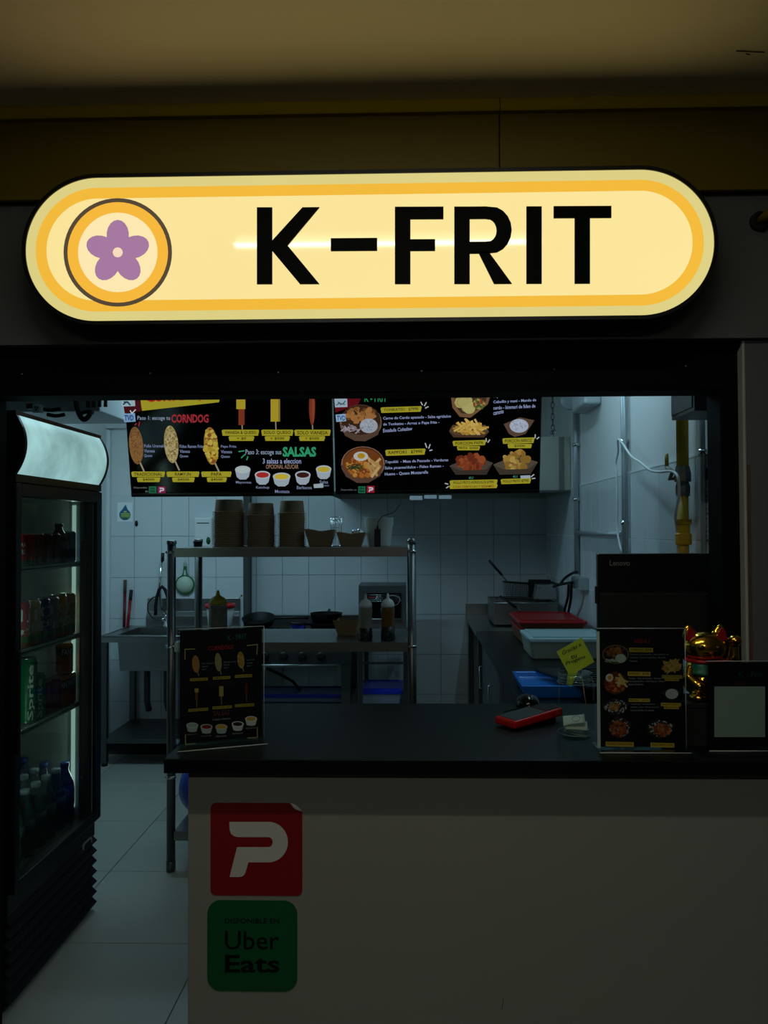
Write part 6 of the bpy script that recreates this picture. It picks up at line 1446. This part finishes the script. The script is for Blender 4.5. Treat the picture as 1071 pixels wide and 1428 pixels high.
# white cable looping from the conduit pair to the valve
pts = [atx(867, 770, XR - 0.04), atx(861, 740, XR - 0.04), atx(861, 700, XR - 0.04), atx(860, 664, XR - 0.04), atx(859, 645, XR - 0.04), atx(862, 630, XR - 0.04), atx(862, 613, XR - 0.05), atx(870, 621, XR - 0.055), atx(880, 636, XR - 0.055), atx(893, 645, XR - 0.055), atx(907, 656, XR - 0.06), atx(920, 658, XR - 0.07), atx(934, 657, XR - 0.09), atx(942, 660, XR - 0.095), atx(946, 668, XR - 0.095), atx(947, 690, XR - 0.09), atx(944, 708, XR - 0.085), atx(942, 722, XR - 0.08), atx(944, 740, XR - 0.06), atx(945, 775, XR - 0.05)]
def smooth(pts, n=4):
    out = []
    for i in range(len(pts) - 1):
        p0, p1, p2, p3 = pts[max(0, i - 1)], pts[i], pts[i + 1], pts[min(len(pts) - 1, i + 2)]
        for k in range(n):
            u = k/n; out.append(0.5*((2*p1) + (p2 - p0)*u + (2*p0 - 5*p1 + 4*p2 - p3)*u*u + (3*p1 - p0 - 3*p2 + p3)*u**3))
    out.append(pts[-1]); return out
wc_ = thing('white_cable', tuple(pts[6]), 'thin white cable draped from the conduits to the yellow gas valve', 'cable')
MB().tube(smooth(pts), 0.0048, n=8).build('cable', mat((228, 232, 232), rough=0.4, noise=0.03), wc_)
# socket box and black cords
zs0, zs1 = atx(803, 820, XR - 0.04).z, atx(803, 803, XR - 0.04).z
y_a, y_b = atx(799, 812, XR - 0.05).y, atx(810, 812, XR - 0.05).y
so_ = thing('socket_box', (XR - 0.03, (y_a + y_b)/2, zs0), 'grey surface socket box at the foot of the far conduit', 'socket')
m = MB(); m.box(XR - 0.06, XR - 0.005, y_b, y_a, zs0, zs1); m.build('case', mat((150, 160, 162), rough=0.5, noise=0.06), so_, bevel=0.004)
m = MB(); m.box(XR - 0.064, XR - 0.060, y_b + 0.02, y_a - 0.02, zs0 + 0.015, zs1 - 0.015); m.build('cover', mat((120, 130, 132), rough=0.4, noise=0.06), so_, bevel=0.001)
for lab, qs in (('black power cord arching from the fryer up over the socket box', ((769, 812, .10), (780, 815, .10), (786, 808, .10), (792, 803, .09), (799, 799, .08), (805, 798, .07))), ('black power cord running level from the fryer to the socket box', ((772, 818, .12), (782, 815, .12), (792, 813, .10), (800, 812, .07))),
                ('black cord hanging straight below the socket box, the nearer of two', ((797, 815, .08), (796, 835, .07), (793, 852, .06), (791, 862, .06))), ('black cord hanging below the socket box, the farther of two', ((793, 814, .10), (792, 832, .09), (788, 848, .08), (785, 862, .08)))):
    pts = [atx(a, b, XR - c) for a, b, c in qs]
    t = thing('power_cord', tuple(pts[-1]), lab, 'cord'); MB().tube(smooth(pts, 5), 0.008, n=8).build('cord', BLACKM, t)
# notice sheet by the jamb
xw = XR - 0.006
ca, cb = atx(973.5, 640, xw), atx(998, 640, xw)
z1_, z0_ = atx(980, 640, xw).z, atx(980, 752, xw).z
nt2 = thing('wall_notice', (xw, (ca.y + cb.y)/2, z0_), 'white printed notice sheet on the right wall by the black jamb', 'notice')
m = MB(); m.box(xw - 0.0012, xw - 0.0002, cb.y, ca.y, z0_, z1_); m.build('sheet', mat((214, 220, 226), rough=0.5, noise=0.03), nt2)
m = MB(); w_ = ca.y - cb.y; ms = [mat((70, 78, 92), rough=0.6, noise=0.2), mat((70, 56, 80), rough=0.6, noise=0.2)]
m.cur = 1; m.box(xw - 0.0018, xw - 0.0011, cb.y + w_*0.35, cb.y + w_*0.8, z1_ - 0.075, z1_ - 0.035); m.cur = 0
for k in range(11):
    z = z1_ - 0.10 - 0.016*k - (0.012 if k > 3 else 0) - (0.012 if k > 6 else 0)
    for j in range(4): m.box(xw - 0.0018, xw - 0.0011, cb.y + w_*(0.12 + 0.19*j), cb.y + w_*(0.12 + 0.19*j + random.uniform(0.08, 0.16)), z, z + 0.006)
m.build('print', ms, nt2)
# ================================================================== UPPER LEFT: wall box with cables, white plug
ty = 3.55
a, b = at(30, 577, ty), at(139, 545, ty)
ac = thing('vent_unit', ((a.x + b.x)/2, ty + 0.25, a.z), 'grey slatted ventilation unit high in the left corner above the fridge', 'unit')
zb_ = at(100, 574, ty).z
m = MB(); m.box(XL + 0.01, b.x, ty, ty + 0.42, zb_, 2.64); m.build('case', mat((196, 204, 204), rough=0.5, noise=0.08, scale=4), ac, bevel=0.006)
m = MB(); x_ = at(112, 560, ty).x
for k in range(4): m.box(x_ + 0.03 + 0.028*k, x_ + 0.045 + 0.028*k, ty - 0.008, ty, zb_ + 0.02, 2.62)
m.build('fin', mat((70, 76, 78), rough=0.5, noise=0.1), ac)
m = MB(); m.box(XL + 0.01, x_ - 0.01, ty - 0.03, ty, zb_ + 0.06, zb_ + 0.14); m.build('flap', mat((214, 220, 220), rough=0.4, noise=0.05), ac, bevel=0.006)
pts = [at(*q, ty - 0.04) for q in ((105, 545), (106, 562), (109, 574), (113, 582), (118, 585), (124, 580), (126, 573))]
t = thing('hanging_cable', tuple(pts[4]), 'dark cable hanging in a loop under the ventilation unit', 'cable'); MB().tube(smooth(pts), 0.012, n=8).build('cable', mat((30, 34, 36), rough=0.7, noise=0.1), t)
for k, q in enumerate((((60, 571), (72, 572), (84, 570)), ((66, 578), (78, 580), (90, 578)), ((112, 577), (122, 574), (130, 576)))):
    pts = [at(*v, ty - 0.03) for v in q]; t = thing('hanging_cable', tuple(pts[1]), ('short dark cable right of the white plug socket, under the unit', 'lower short dark cable above the fridge header', 'short dark cable at the right end under the ventilation unit')[k], 'cable')
    MB().tube(smooth(pts), 0.009, n=8).build('cable', BLACKM, t)
a, b = at(44.5, 576, 3.49), at(57, 563.5, 3.49)
ps = thing('plug_socket', ((a.x + b.x)/2, 3.50, a.z), 'white plug socket block with a black plug, above the fridge header', 'socket')
m = MB(); m.box(a.x, b.x, 3.49, 3.52, a.z, b.z); m.build('block', mat((222, 232, 236), rough=0.4, noise=0.03), ps, bevel=0.005)
m = MB()
for fx_, fz_ in ((0.35, 0.62), (0.62, 0.62), (0.48, 0.36)): m.box(a.x + (b.x - a.x)*fx_ - 0.003, a.x + (b.x - a.x)*fx_ + 0.003, 3.488, 3.4905, a.z + (b.z - a.z)*fz_ - 0.004, a.z + (b.z - a.z)*fz_ + 0.004)
m.build('slot', BLACK, ps)
m = MB(); q = at(40, 566, 3.49); m.box(q.x - 0.016, a.x, 3.495, 3.515, q.z - 0.012, q.z + 0.012); m.build('plug', BLACK, ps, bevel=0.003)
m = MB(); m.tube([((a.x + b.x)/2, 3.505, b.z - 0.004), ((a.x + b.x)/2, 3.505, 2.649)], 0.006, n=8); m.build('cable', WHITEP, ps)

# ================================================================== LAMP FIXTURES (the lights themselves are set at the top)
def fixture(cx, cy, zc, along, label, rgb):
    t = thing('tube_light', (cx, cy, zc - 0.03), label, 'ceiling light', 'fluorescent ceiling tubes')
    dx, dy = (0.6, 0.045) if along == 'x' else (0.045, 0.6)
    m = MB(); m.box(cx - dx, cx + dx, cy - dy, cy + dy, zc - 0.032, zc - 0.001); m.build('housing', WHITEP, t, bevel=0.004)
    m = MB(); k = 0.58
    m.tube([(cx - k, cy, zc - 0.046), (cx + k, cy, zc - 0.046)] if along == 'x' else [(cx, cy - k, zc - 0.046), (cx, cy + k, zc - 0.046)], 0.013, n=12)
    m.build('tube', mat(rgb, emit=4.0, rough=0.4, noise=0.02), t)
fixture(-1.38, 4.15, 2.65, 'x', 'fluorescent tube on the kitchen ceiling above the rack', (200, 232, 255))
fixture(0.62, 3.35, 2.65, 'y', 'fluorescent tube on the kitchen ceiling near the right wall', (200, 232, 255))
fixture(-0.10, 1.04, 2.714, 'x', 'fluorescent tube on the corridor ceiling in front of the sign', (255, 238, 200))
fixture(-0.1, -1.6, 2.714, 'x', 'fluorescent tube on the corridor ceiling farther from the shop', (255, 238, 200))
